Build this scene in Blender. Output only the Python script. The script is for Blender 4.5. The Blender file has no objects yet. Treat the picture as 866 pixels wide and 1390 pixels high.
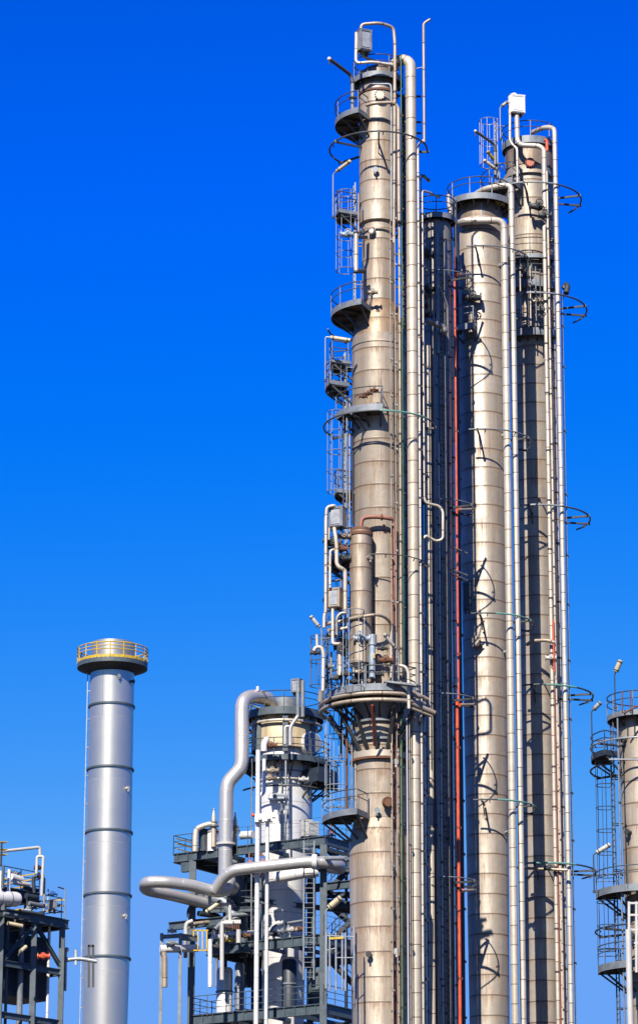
import bpy, math, random
from mathutils import Vector, Matrix
random.seed(7)
PI = math.pi
R_ = math.radians
sc = bpy.context.scene
COL = sc.collection

# ------------------------------------------------------------------ camera model
F, PX, PY = 4500.0, 475.0, 695.0
PITCH = R_(16.5)
CAM = Vector((0, 0, 1.7))
FW = Vector((0, math.cos(PITCH), math.sin(PITCH)))
UP = Vector((0, -math.sin(PITCH), math.cos(PITCH)))

def P(px, py, Y):
    d = FW + Vector((1, 0, 0)) * ((px - PX) / F) + UP * ((PY - py) / F)
    return CAM + d * (Y / d.y)

def scale(py, Y):
    return F / (P(PX, py, Y) - CAM).dot(FW)

cam = bpy.data.cameras.new('camera')
camo = bpy.data.objects.new('camera', cam)
COL.objects.link(camo)
camo.location = CAM
camo.rotation_euler = (PI / 2 + PITCH, 0, 0)
cam.sensor_fit = 'VERTICAL'
cam.sensor_height = 36
cam.lens = 36 * F / 1390
cam.shift_x = (433 - PX) / 1390
cam.clip_end = 20000
cam.clip_start = 0.5
sc.camera = camo

# ------------------------------------------------------------------ materials
class NT:
    def __init__(s, mat):
        s.t = mat.node_tree; s.n = s.t.nodes; s.l = s.t.links
    def node(s, typ, **kw):
        n = s.n.new(typ)
        for k, v in kw.items(): setattr(n, k, v)
        return n
    def link(s, a, b): s.l.new(a, b)
    def setin(s, sock, v):
        if hasattr(v, 'links'): s.l.new(v, sock)
        else: sock.default_value = v
    def m(s, op, a, b=None, c=None):
        n = s.n.new('ShaderNodeMath'); n.operation = op
        s.setin(n.inputs[0], a)
        if b is not None: s.setin(n.inputs[1], b)
        if c is not None: s.setin(n.inputs[2], c)
        return n.outputs[0]
    def mix(s, f, a, b, typ='MIX'):
        n = s.n.new('ShaderNodeMix'); n.data_type = 'RGBA'; n.blend_type = typ
        s.setin(n.inputs[0], f); s.setin(n.inputs[6], a); s.setin(n.inputs[7], b)
        return n.outputs[2]
    def ramp(s, v, a, b):
        n = s.n.new('ShaderNodeMapRange'); n.interpolation_type = 'SMOOTHSTEP'
        s.setin(n.inputs[0], v); n.inputs[1].default_value = a; n.inputs[2].default_value = b
        return n.outputs[0]
    def noise(s, vec, sc_, detail=4, rough=.55):
        n = s.n.new('ShaderNodeTexNoise'); n.inputs['Scale'].default_value = sc_
        n.inputs['Detail'].default_value = detail; n.inputs['Roughness'].default_value = rough
        s.link(vec, n.inputs['Vector']); return n.outputs[0]
    def mapping(s, vec, scl):
        n = s.n.new('ShaderNodeMapping'); n.inputs['Scale'].default_value = scl
        s.link(vec, n.inputs[0]); return n.outputs[0]

def c4(c): return (c[0], c[1], c[2], 1)

def clad(name, base, h=1.25, n=5, seam=0.056, seamcol=(.09, .06, .04), stain=(.16, .09, .045), amt=.5,
         metal=.38, rough=.40, tone=.26, off=0.0, grime_=.45, bump_=.35, rv=.22):
    """sheet cladding: panels by UV (u round the shell, v metres along it), streaks and dents"""
    mt = bpy.data.materials.new(name); mt.use_nodes = True
    base = [b * .64 for b in base]
    k = NT(mt); bs = k.n['Principled BSDF']
    uv = k.node('ShaderNodeUVMap').outputs[0]
    sx = k.node('ShaderNodeSeparateXYZ'); k.link(uv, sx.inputs[0])
    u, v = sx.outputs[0], sx.outputs[1]
    tc = k.node('ShaderNodeTexCoord').outputs['Object']
    vv = k.m('ADD', k.m('DIVIDE', v, h), off)
    cell = k.m('FLOOR', vv)
    fv = k.m('SUBTRACT', vv, cell)
    dv = k.m('MINIMUM', fv, k.m('SUBTRACT', 1.0, fv))          # distance to ring seam
    wob = k.m('MULTIPLY', k.noise(tc, 2.3, 2), .5 * seam / h)
    seam_v = k.m('SUBTRACT', 1.0, k.ramp(k.m('SUBTRACT', dv, wob), .2 * seam / h, .75 * seam / h))
    wn = k.node('ShaderNodeTexWhiteNoise', noise_dimensions='1D'); k.link(cell, wn.inputs['W'])
    uu = k.m('ADD', k.m('MULTIPLY', u, n), wn.outputs[0])
    cu = k.m('FLOOR', uu)
    fu = k.m('SUBTRACT', uu, cu)
    du = k.m('MINIMUM', fu, k.m('SUBTRACT', 1.0, fu))
    seam_u = k.m('SUBTRACT', 1.0, k.ramp(du, .002, .007)) if n > 1 else 0.0
    wn2 = k.node('ShaderNodeTexWhiteNoise', noise_dimensions='2D')
    cb = k.node('ShaderNodeCombineXYZ'); k.link(cell, cb.inputs[0]); k.link(cu, cb.inputs[1])
    k.link(cb.outputs[0], wn2.inputs['Vector'])
    ptone = k.m('ADD', k.m('MULTIPLY', k.m('SUBTRACT', wn2.outputs[0], .5), tone), 1.0)
    streak = k.noise(k.mapping(tc, (5, 5, .35)), 1.0, 5, .65)
    fine = k.noise(k.mapping(tc, (22, 22, .8)), 1.0, 4, .6)
    blot = k.noise(tc, .55, 5, .6)
    sm = k.m('MULTIPLY', k.ramp(streak, .42, .78), k.ramp(blot, .38, .7))
    sm = k.m('ADD', k.m('MULTIPLY', sm, amt), k.m('MULTIPLY', k.m('MULTIPLY', k.ramp(fine, .48, .8), k.ramp(blot, .3, .7)), amt * .8))
    run = k.m('MULTIPLY', k.m('MULTIPLY', k.ramp(fv, .62, 1.0), k.ramp(fine, .35, .7)), amt * .75)   # dirt run-off below each seam
    sm = k.m('MINIMUM', k.m('ADD', sm, run), .85)
    cb2 = k.node('ShaderNodeCombineXYZ')
    for i in range(3): k.link(ptone, cb2.inputs[i])
    c = k.mix(1.0, c4(base), cb2.outputs[0], 'MULTIPLY')
    grime = k.noise(tc, 3.1, 6, .7)
    c = k.mix(k.m('MULTIPLY', k.ramp(grime, .35, .75), grime_), c, c4([b * .62 for b in base]))
    band = k.noise(k.mapping(tc, (1.6, 1.6, .12)), 1.0, 3, .5)
    c = k.mix(k.m('MULTIPLY', k.ramp(band, .45, .68), min(.6, amt * .55)), c, c4([base[0] * .52, base[1] * .46, base[2] * .40]))
    c = k.mix(sm, c, c4(stain))
    c = k.mix(k.m('MULTIPLY', seam_v, .95), c, c4(seamcol))
    c = k.mix(k.m('MULTIPLY', seam_u, .6), c, c4(seamcol))
    k.link(c, bs.inputs['Base Color'])
    k.setin(bs.inputs['Metallic'], k.m('MULTIPLY', k.m('SUBTRACT', 1.0, k.m('MAXIMUM', sm, seam_v)), metal))
    k.setin(bs.inputs['Roughness'], k.m('ADD', rough, k.m('MULTIPLY', k.m('ADD', blot, sm), rv)))
    hgt = k.m('ADD', k.m('MULTIPLY', k.noise(k.mapping(tc, (1, 1, .6)), 1.6, 3), .06), k.m('MULTIPLY', seam_v, .02))
    bp = k.node('ShaderNodeBump'); bp.inputs['Strength'].default_value = bump_; bp.inputs['Distance'].default_value = 1.0
    k.link(hgt, bp.inputs['Height']); k.link(bp.outputs[0], bs.inputs['Normal'])
    return mt

def plain(name, base, rough=.5, metal=0.0, dirt=(.12, .07, .04), amt=.25, var=.25, scl=2.0, spec=.5):
    mt = bpy.data.materials.new(name); mt.use_nodes = True
    base = [b * .55 for b in base]
    k = NT(mt); bs = k.n['Principled BSDF']
    tc = k.node('ShaderNodeTexCoord').outputs['Object']
    a = k.noise(tc, scl, 5, .65); b = k.noise(k.mapping(tc, (9, 9, 2)), 1.0, 5, .7)
    c = k.mix(k.ramp(a, .3, .7), c4([x * (1 - var) for x in base]), c4([min(1, x * (1 + var * .6)) for x in base]))
    c = k.mix(k.m('MULTIPLY', k.ramp(b, .52, .72), amt), c, c4(dirt))
    k.link(c, bs.inputs['Base Color'])
    bs.inputs['Metallic'].default_value = metal
    k.setin(bs.inputs['Roughness'], k.m('ADD', rough - .1, k.m('MULTIPLY', a, .25)))
    bs.inputs['Specular IOR Level'].default_value = spec
    return mt

BEIGE = (.52, .445, .355)
M = {}
M['col_a'] = clad('aged aluminium cladding a', (.51, .435, .34), h=1.27, n=4, amt=1.25)
M['col_top'] = clad('aged aluminium cladding top', (.53, .455, .36), h=1.15, n=4, amt=1.0)
M['cone'] = clad('rust streaked cone cladding', (.40, .285, .18), h=1.27, n=26, amt=1.3, tone=.3, off=.3)
M['col_shade'] = clad('lagging darkened as shade', (.34, .31, .27), h=1.09, n=5, amt=.5)  # same lagging as the other columns, base darkened to paint in its shade
M['col_b'] = clad('beige aluminium cladding b', (.45, .395, .32), h=1.09, n=6, amt=.8)
M['col_c'] = clad('beige aluminium cladding c', (.48, .42, .335), h=1.15, n=6, amt=.9)
M['cap_dark'] = clad('sooty cap cladding', (.30, .24, .185), h=1.0, n=28, amt=1.0, tone=.35)
M['pipe'] = clad('pipe lagging warm', (.66, .58, .465), h=1.22, n=1, amt=.3, seam=.04)
M['pipe2'] = clad('pipe lagging pale', (.70, .635, .53), h=1.05, n=1, amt=.2, seam=.035)
M['pipe3'] = clad('pipe lagging brown', (.50, .42, .33), h=1.6, n=1, amt=.6, seam=.05)
M['steelpipe'] = plain('bare steel pipe', (.42, .40, .37), .42, .5, amt=.35)
M['silver'] = clad('silver lagging', (.95, .94, .92), h=1.4, n=3, amt=.12, seam=.03, seamcol=(.25, .25, .26), stain=(.4, .36, .3), metal=.25, rough=.34, tone=.07, grime_=.12)
M['silverpipe'] = clad('silver pipe lagging', (.68, .665, .64), h=1.9, n=1, amt=.14, seam=.03, seamcol=(.25, .25, .26), stain=(.36, .27, .17), metal=.55, rough=.26, tone=.08, grime_=.15)
M['gold'] = clad('stained yellow dome', (.66, .56, .36), h=2.5, n=30, amt=1.3, seam=.03, stain=(.36, .19, .05), metal=.2)
M['stack'] = clad('brushed steel stack', (.76, .735, .655), h=5.3, n=2, amt=.1, seam=.02, seamcol=(.2, .2, .22), stain=(.28, .27, .27), metal=.8, rough=.33, tone=.03, grime_=.05, bump_=.10, rv=.05)
M['galv'] = plain('galvanised steel', (.27, .305, .34), .5, .25, amt=.35)
M['galv_l'] = plain('pale galvanised steel', (.42, .46, .50), .45, .3, amt=.3)
M['rail'] = plain('weathered rail steel', (.085, .095, .105), .5, .2, amt=.4)
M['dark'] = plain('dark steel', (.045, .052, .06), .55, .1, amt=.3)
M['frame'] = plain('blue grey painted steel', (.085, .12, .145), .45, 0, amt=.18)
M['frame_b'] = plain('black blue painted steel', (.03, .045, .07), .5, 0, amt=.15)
M['deck'] = plain('rusty deck plate', (.17, .115, .07), .8, 0, dirt=(.05, .04, .035), amt=.5)
M['rust'] = plain('rusted steel', (.20, .085, .045), .8, .1, dirt=(.08, .035, .02), amt=.5)
M['rustpipe'] = plain('red brown pipe', (.42, .185, .125), .6, .1, dirt=(.25, .12, .07), amt=.4)
M['red'] = plain('red paint', (.80, .11, .035), .45, 0, amt=.3, dirt=(.3, .05, .02))
M['redcap'] = plain('faded red cover', (.66, .16, .09), .6, 0, amt=.2)
M['dkred'] = plain('old red paint', (.30, .05, .025), .55, 0, amt=.4)
M['green'] = plain('green paint', (.01, .12, .05), .4, 0, amt=.15, dirt=(.02, .08, .03))
M['aqua'] = plain('aqua paint', (.16, .42, .36), .5, 0, amt=.3)
M['yellow'] = plain('yellow paint', (.75, .50, .03), .45, 0, amt=.2)
M['white'] = plain('white paint', (.66, .65, .62), .4, 0, amt=.12, dirt=(.4, .33, .22), var=.08)
M['enamel'] = plain('white enamel', (1.0, .99, .96), .35, 0, amt=.05, var=.04)
M['grey'] = plain('grey box paint', (.36, .38, .41), .4, .3, amt=.15)
M['panel'] = plain('pale grey box panel', (.55, .57, .60), .4, .3, amt=.1)
M['blue'] = plain('blue paint', (.02, .13, .42), .4, 0, amt=.1)
M['lblue'] = plain('pale blue paint', (.42, .52, .64), .45, .2, amt=.2)
M['lamp'] = plain('lamp cover', (.74, .63, .40), .35, 0, amt=.15, dirt=(.35, .26, .12))
M['amber'] = plain('amber plastic', (.66, .46, .08), .35, 0, amt=.15)
M['lens'] = plain('aged white lamp housing', (.72, .70, .62), .35, 0, amt=.2)

# ------------------------------------------------------------------ mesh builder
class MB:
    def __init__(s): s.v = []; s.f = []; s.uv = []
    def _quad(s, idx, uvs): s.f.append(idx); s.uv.append(uvs)
    def tube(s, pts, r, n=10, cap=True, closed=False):
        pts = [Vector(p) for p in pts]
        m = len(pts)
        rs = r if isinstance(r, (list, tuple)) else [r] * m
        tang = []
        for i in range(m):
            if closed: t = (pts[(i + 1) % m] - pts[i - 1])
            elif i == 0: t = pts[1] - pts[0]
            elif i == m - 1: t = pts[-1] - pts[-2]
            else: t = (pts[i + 1] - pts[i]).normalized() + (pts[i] - pts[i - 1]).normalized()
            if t.length < 1e-9: t = Vector((0, 0, 1))
            tang.append(t.normalized())
        ref = Vector((0, 1, 0)) if abs(tang[0].y) < .9 else Vector((1, 0, 0))
        nrm = (ref - tang[0] * ref.dot(tang[0])).normalized()
        b0 = len(s.v); L = 0; ls = []
        for i in range(m):
            if i > 0:
                L += (pts[i] - pts[i - 1]).length
                nrm = nrm - tang[i] * nrm.dot(tang[i])
                nrm.normalize()
            ls.append(L)
            bn = tang[i].cross(nrm)
            for j in range(n):
                a = 2 * PI * j / n
                s.v.append(pts[i] + (nrm * math.cos(a) + bn * math.sin(a)) * rs[i])
        rng = m if closed else m - 1
        for i in range(rng):
            i2 = (i + 1) % m
            for j in range(n):
                j2 = (j + 1) % n
                s._quad((b0 + i * n + j, b0 + i * n + j2, b0 + i2 * n + j2, b0 + i2 * n + j),
                        ((j / n, ls[i]), ((j + 1) / n, ls[i]), ((j + 1) / n, ls[i2]), (j / n, ls[i2])))
        if cap and not closed:
            s._quad(tuple(b0 + j for j in range(n))[::-1], tuple((.5, ls[0] + .3) for j in range(n)))
            s._quad(tuple(b0 + (m - 1) * n + j for j in range(n)), tuple((.5, ls[-1] + .3) for j in range(n)))
        return s
    def lathe(s, o, prof, n=48, a0=0, a1=2 * PI):
        """prof: (radius, z) world z; o: axis point"""
        full = abs(a1 - a0 - 2 * PI) < 1e-6
        k = n if full else n + 1
        b0 = len(s.v)
        L = 0; ls = []
        for i, (r, z) in enumerate(prof):
            if i: L += math.hypot(prof[i][0] - prof[i - 1][0], prof[i][1] - prof[i - 1][1])
            ls.append(L)
            for j in range(k):
                a = a0 + (a1 - a0) * j / n
                s.v.append(Vector((o[0] + math.sin(a) * r, o[1] - math.cos(a) * r, z)))
        for i in range(len(prof) - 1):
            for j in range(n):
                j2 = (j + 1) % k
                s._quad((b0 + i * k + j, b0 + i * k + j2, b0 + (i + 1) * k + j2, b0 + (i + 1) * k + j),
                        ((j / n, ls[i]), ((j + 1) / n, ls[i]), ((j + 1) / n, ls[i + 1]), (j / n, ls[i + 1])))
        return s
    def box(s, c, sz, rot=None):
        c = Vector(c); b0 = len(s.v)
        for dx in (-.5, .5):
            for dy in (-.5, .5):
                for dz in (-.5, .5):
                    p = Vector((dx * sz[0], dy * sz[1], dz * sz[2]))
                    if rot is not None: p = rot @ p
                    s.v.append(c + p)
        for q in ((0, 1, 3, 2), (4, 6, 7, 5), (0, 4, 5, 1), (2, 3, 7, 6), (0, 2, 6, 4), (1, 5, 7, 3)):
            s._quad(tuple(b0 + i for i in q), ((.3, 0.3), (.35, .3), (.35, .8), (.3, .8)))
        return s
    def bar(s, p, q, w, h, up=Vector((0, 0, 1))):
        p = Vector(p); q = Vector(q); d = q - p
        t = d.normalized()
        if abs(t.dot(up)) > .98: up = Vector((0, 1, 0))
        sd = t.cross(up).normalized(); u2 = sd.cross(t)
        rot = Matrix((sd, t, u2)).transposed()
        return s.box((p + q) / 2, (w, d.length, h), rot)
    def ibeam(s, p, q, w, h, up=Vector((0, 0, 1))):
        p = Vector(p); q = Vector(q); t = (q - p).normalized()
        if abs(t.dot(up)) > .98: up = Vector((0, 1, 0))
        sd = t.cross(up).normalized(); u2 = sd.cross(t)
        for e in (-1, 1): s.bar(p + u2 * e * (h / 2 - .02), q + u2 * e * (h / 2 - .02), w, .04, up)
        s.bar(p, q, .05, h - .08, up); return s
    def disc(s, c, axis, r, th, n=24):
        a = Vector(axis).normalized(); c = Vector(c)
        return s.tube([c - a * th / 2, c + a * th / 2], r, n)
    def sphere(s, c, r, n=12, sq=1.0):
        c = Vector(c)
        prof = [(r * math.sin(PI * i / 8) + 1e-4, c.z - r * sq * math.cos(PI * i / 8)) for i in range(9)]
        return s.lathe(c, prof, n)
    def build(s, name, mat, parent=None, origin=None, smooth=True, ang=35):
        if parent is not None: o0 = ORG[parent.name]
        elif origin is not None: o0 = Vector(origin)
        else:
            lo = min(v.z for v in s.v)
            xs = [v for v in s.v if v.z < lo + .05]
            o0 = Vector((sum(v.x for v in xs) / len(xs), sum(v.y for v in xs) / len(xs), lo))
        me = bpy.data.meshes.new(name)
        me.from_pydata([tuple(v - o0) for v in s.v], [], s.f)
        ul = me.uv_layers.new(name='UVMap')
        flat = []
        for q in s.uv:
            for (a, b) in q: flat += [a, b]
        ul.data.foreach_set('uv', flat)
        me.materials.append(M[mat] if isinstance(mat, str) else mat)
        if smooth:
            me.shade_smooth(); me.set_sharp_from_angle(angle=R_(ang))
        me.update()
        ob = bpy.data.objects.new(name, me); COL.objects.link(ob)
        if parent is not None: ob.parent = parent; ORG[ob.name] = o0.copy()
        else: ob.location = o0; ORG[ob.name] = o0.copy()
        return ob
ORG = {}

def tag(o, label, cat=None, group=None, kind=None):
    if label: o['label'] = label
    if cat: o['category'] = cat
    if group: o['group'] = group
    if kind: o['kind'] = kind
    return o

def empty(name, loc, label, cat, group=None):
    o = bpy.data.objects.new(name, None); COL.objects.link(o); o.location = loc
    o.empty_display_size = .5
    ORG[o.name] = Vector(loc)
    return tag(o, label, cat, group)

def rnd(pts, rad, n=5):
    pts = [Vector(p) for p in pts]; out = [pts[0]]
    for i in range(1, len(pts) - 1):
        a, b, c = pts[i - 1], pts[i], pts[i + 1]
        d1 = (a - b); d2 = (c - b)
        rr = min(rad, d1.length * .49, d2.length * .49)
        p = b + d1.normalized() * rr; q = b + d2.normalized() * rr
        for k in range(n + 1):
            t = k / n
            out.append(p * (1 - t) ** 2 + b * 2 * t * (1 - t) + q * t * t)
    out.append(pts[-1]); return out

def arc(o, R, z, a0, a1, n=None):
    n = n or max(6, int(abs(a1 - a0) / R_(6)))
    return [Vector((o[0] + math.sin(a0 + (a1 - a0) * i / n) * R, o[1] - math.cos(a0 + (a1 - a0) * i / n) * R, z)) for i in range(n + 1)]

# ------------------------------------------------------------------ columns and their fittings
class Column:
    def __init__(s, name, label, cat, px, py, Y, group=None):
        s.Y = Y; s.X = P(px, py, Y).x; s.o = (s.X, Y)
        s.root = empty(name, (s.X, Y, 0), label, cat, group)
    def m(s, px, py): return px / scale(py, s.Y)
    def z(s, py, rpx=0, th=0):
        R = s.m(rpx, py)
        return P(PX, py, s.Y - R * math.cos(R_(th))).z
    def at(s, rpx, th, z, py):
        R = s.m(rpx, py); return Vector((s.X + R * math.sin(R_(th)), s.Y - R * math.cos(R_(th)), z))
    def shell(s, mat, prof, name='shell', n=64):
        """prof: (radius px, py) from top to bottom"""
        pr = [(s.m(r, y), s.z(y) if y < 5000 else 0.0) for r, y in prof]
        return MB().lathe(s.o, pr[::-1], n).build(name, mat, s.root)
    def band(s, py, rpx, h, mat='pipe', t=.05, name='stiffener_ring'):
        z = s.z(py, rpx); R = s.m(rpx, py)
        return MB().lathe(s.o, [(R, z - h / 2), (R + t, z - h / 2), (R + t, z + h / 2), (R, z + h / 2)], 64).build(name, mat, s.root)
    def platform(s, py, rpx, rin, a0, a1, pyth=None, edge=.22, rails=2, rh=1.1, mat='galv', rmat='rail', post=None, tr=.032,
                 rng=None, ends=True, brackets=5, pm=None, deckmat='deck', mm=None):
        th = pyth if pyth is not None else 0
        z = s.z(py, rpx, th); R = s.m(rpx, py); Ri = s.m(rin, py)
        A0, A1 = R_(a0), R_(a1)
        full = abs(a1 - a0) >= 359
        d = MB()
        n = max(8, int(abs(a1 - a0) / 7))
        d.lathe(s.o, [(Ri, z - .03), (Ri, z), (R - .005, z), (R - .005, z - .03), (Ri, z - .03)], n, A0, A1)
        dk = d.build('platform', deckmat, s.root)
        e = MB().lathe(s.o, [(R, z - edge * .75), (R + .035, z - edge * .75), (R + .035, z + edge * .45), (R, z + edge * .45), (R, z - edge * .75)], n, A0, A1)
        if not full:
            for a in (A0, A1):
                c, sn = -math.cos(a), math.sin(a)
                e.bar((s.X + sn * Ri, s.Y + c * Ri, z - edge * .15), (s.X + sn * R, s.Y + c * R, z - edge * .15), .04, edge * 1.1)
        e.build('edge_channel', mat, dk)
        # bearers and knee braces
        nb = brackets
        for i in range(nb):
            b = MB()
            a = A0 + (A1 - A0) * (i + (.5 if full else .06 if i == 0 else -.06 if i == nb - 1 else 0)) / (nb if full else max(1, nb - 1))
            c, sn = -math.cos(a), math.sin(a)
            b.bar((s.X + sn * Ri, s.Y + c * Ri, z - .12), (s.X + sn * (R - .06), s.Y + c * (R - .06), z - .12), .09, .16)
            rb = max(Ri - .25, .2)
            b.bar((s.X + sn * rb, s.Y + c * rb, z - .2 - (R - Ri) * .85), (s.X + sn * (R - .12), s.Y + c * (R - .12), z - .2), .09, .09)
            b.build('bracket', 'rail', dk)
        # railing
        r0, r1 = (A0, A1) if rng is None else (R_(rng[0]), R_(rng[1]))
        Rr = R + .02
        for kk in range(rails + 1):
            zz = z + rh * (1 - kk / (rails + 1) * 1.0) if kk < rails else None
            if zz is None: break
            pts = arc(s.o, Rr, zz, r0, r1)
            if not full and ends and rng is None:
                for (lst, a) in ((0, A0), (1, A1)):
                    q = Vector((s.X + math.sin(a) * (Ri + .15), s.Y - math.cos(a) * (Ri + .15), zz))
                    pts = [q] + pts if lst == 0 else pts + [q]
            MB().tube(pts, tr if kk == 0 else tr * .8, 6).build('handrail', rmat, dk)
        np_ = post or max(3, int(abs(r1 - r0) * R / 1.3) + 1)
        for i in range(np_):
            a = r0 + (r1 - r0) * i / (np_ if full else np_ - 1)
            x, y = s.X + math.sin(a) * Rr, s.Y - math.cos(a) * Rr
            MB().tube([(x, y, z - .1), (x, y, z + rh)], tr * .95, 6).build('rail_post', pm or mat, dk)
        if not full and ends and rng is None:
            for a in (A0, A1):
                x, y = s.X + math.sin(a) * (Ri + .15), s.Y - math.cos(a) * (Ri + .15)
                MB().tube([(x, y, z - .1), (x, y, z + rh)], tr * .95, 6).build('rail_post', pm or mat, dk)
        return dk, z
    def hoop(s, py, rpx, rin, a0, a1, mat='rail', r=.042, arms=(), tabs=True, mat_front=None, plates=True):
        """spray ring standing off the shell on arms"""
        z = s.z(py, rpx); R = s.m(rpx, py); Ri = s.m(rin, py)
        ob = MB().tube(arc(s.o, R, z, R_(a0), R_(a1), int(abs(a1 - a0) / 4)), r, 8).build('spray_ring', mat, s.root)
        if mat_front:
            f0, f1 = mat_front[1:3]
            MB().tube(arc(s.o, R, z, R_(f0), R_(f1), 20), r * 1.12, 8).build('painted_length', mat_front[0], ob)
        for a in arms:
            b = MB()
            a = R_(a); c, sn = -math.cos(a), math.sin(a)
            p1 = Vector((s.X + sn * Ri * .97, s.Y + c * Ri * .97, z - .04)); p2 = Vector((s.X + sn * (R + .03), s.Y + c * (R + .03), z - .07))
            b.bar(p1, p2, .09, .10)
            b.box(p2 + Vector((0, 0, .03)), (.12, .12, .16))
            if rpx > 55 and abs(math.degrees(a)) < 40: b.bar((s.X + sn * Ri * .97, s.Y + c * Ri * .97, z - .6), p1 + (p2 - p1) * .6, .05, .05)
            b.build('ring_arm', 'dark', ob)
        for kk in range(int(abs(a1 - a0) / 38)):
            a = R_(a0 + 19 + 38 * kk)
            q = Vector((s.X + math.sin(a) * R, s.Y - math.cos(a) * R, z))
            MB().tube([q, q + Vector((-math.sin(a) * .12, math.cos(a) * .12, -.16))], .03, 6).build('nozzle', 'dark', ob)
        return ob
    def ladder(s, th, rpx, y0, y1, cage=None, cr=.40, mat='galv', w=.5, cmat=None, bars=5, step=1.15, ref=None):
        """y0 top, y1 bottom (py); cage=(ytop,ybottom)"""
        py = ref or (y0 + y1) / 2
        R = s.m(rpx, py); a = R_(th)
        out = Vector((math.sin(a), -math.cos(a), 0)); tg = Vector((math.cos(a), math.sin(a), 0))
        c = Vector((s.X, s.Y, 0)) + out * R
        Yc = c.y
        z0 = P(PX, y0, Yc).z; z1 = P(PX, y1, Yc).z if y1 < 5000 else .2
        l = MB()
        for e in (-1, 1):
            l.bar(c + tg * e * w / 2 + Vector((0, 0, z1)), c + tg * e * w / 2 + Vector((0, 0, z0)), .07, .035)
        zz = z1 + .15
        while zz < z0:
            l.tube([c - tg * w / 2 + Vector((0, 0, zz)), c + tg * w / 2 + Vector((0, 0, zz))], .018, 5); zz += .3
        zz = z1 + 1.0
        Ri = R - .35
        while zz < z0:
            for e in (-1, 1):
                l.bar(c + tg * e * w / 2 + Vector((0, 0, zz)), c + tg * e * w / 2 - out * .45 + Vector((0, 0, zz)), .05, .05)
            zz += 2.4
        lo = l.build('ladder', mat, s.root)
        for (ya, yb) in (cage or []):
            za = P(PX, ya, Yc).z; zb = P(PX, yb, Yc).z if yb < 5000 else 2.3
            g = MB(); nn = max(1, round((za - zb) / step))
            cc = c + out * (cr * .82)
            def cp(t, z):   # t 0..1 around from one stile to the other
                ang = -PI * .72 + t * PI * 1.44
                return cc + out * (math.cos(ang) * cr) + tg * (math.sin(ang) * cr) + Vector((0, 0, z))
            for i in range(nn + 1):
                z = zb + (za - zb) * i / nn
                g.tube([c - tg * w / 2 + Vector((0, 0, z))] + [cp(t / 12, z) for t in range(13)] + [c + tg * w / 2 + Vector((0, 0, z))], .024, 5)
            for i in range(bars):
                t = .08 + .84 * i / (bars - 1)
                g.tube([cp(t, zb), cp(t, za)], .019, 5)
            g.build('safety_cage', cmat or mat, lo)
        return lo
    def manway(s, th, rpx, py, rr=.32, mat='pipe3', name='manway', depth=.35):
        a = R_(th); out = Vector((math.sin(a), -math.cos(a), 0)); z = s.z(py, rpx, th)
        R = s.m(rpx, py)
        c = Vector((s.X, s.Y, z)) + out * R
        m = MB().tube([c - out * .1, c + out * depth], rr * .72, 20)
        m.disc(c + out * depth, out, rr, .07)
        m.disc(c + out * (depth + .08), out, rr * .97, .05)
        ob = m.build(name, mat, s.root)
        b = MB()
        tg = Vector((math.cos(a), math.sin(a), 0))
        for i in range(12):
            q = 2 * PI * i / 12
            p = c + out * (depth + .12) + tg * math.cos(q) * rr * .85 + Vector((0, 0, math.sin(q) * rr * .85))
            b.disc(p, out, .03, .06, 6)
        b.build('bolt_ring', 'rust', ob)
        return ob
    def lug(s, th, rpx, py, mat='galv'):
        a = R_(th); out = Vector((math.sin(a), -math.cos(a), 0)); z = s.z(py, rpx, th); R = s.m(rpx, py)
        c = Vector((s.X, s.Y, z)) + out * R
        m = MB().tube([c - out * .1, c + out * .22], .1, 10).disc(c + out * .22, out, .16, .05, 12)
        m.tube([c + out * .1 , c + out * .25 + Vector((0, 0, -.3))], .05, 6)
        return m.build('nozzle', mat, s.root)

def clamps(ob, pts, r, every=3.2, mat='dark'):
    """saddle clamps along a long pipe, each a part of its pipe"""
    tot = 0; proto = None
    for i in range(len(pts) - 1):
        a, b = Vector(pts[i]), Vector(pts[i + 1]); L = (b - a).length
        if L < every * .9: continue
        k = int(L / every)
        for j in range(k):
            p = a + (b - a) * ((j + .35 + .3 * random.random()) / k)
            t = (b - a).normalized()
            if proto is None:
                q = p - Vector(pts[0]) * 0
                m = MB().tube([q - t * .05, q + t * .05], r + .018, 12).box(q + Vector((r + .03, r + .1, 0)), (.08, .26, .09))
                proto = m.build('clamp', mat, ob); p0 = p
            else:
                c = proto.copy(); COL.objects.link(c); c.parent = ob; c.location = p - p0
                c.location = proto.location + (p - p0)
            tot += 1
            if tot > 24: return

def pipe(label, pts, r, mat='pipe', name='process_pipe', cat='pipe', bend=None, n=14, cl=0, group=None, flanges=(), fmat='steelpipe', clmat='dark'):
    """pts: (px, py, Y); r in metres"""
    W = [P(*p) if len(p) == 3 else Vector(p[1:]) for p in pts]
    path = rnd(W, bend if bend is not None else r * 2.8)
    ob = MB().tube(path, r, n).build(name, mat)
    tag(ob, label, cat, group)
    if cl: clamps(ob, path, r, cl, clmat)
    for (px, py, Y, ax) in flanges:
        MB().disc(P(px, py, Y), ax, r * 1.5, .1, 16).build('flange', fmat, ob)
    return ob

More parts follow.
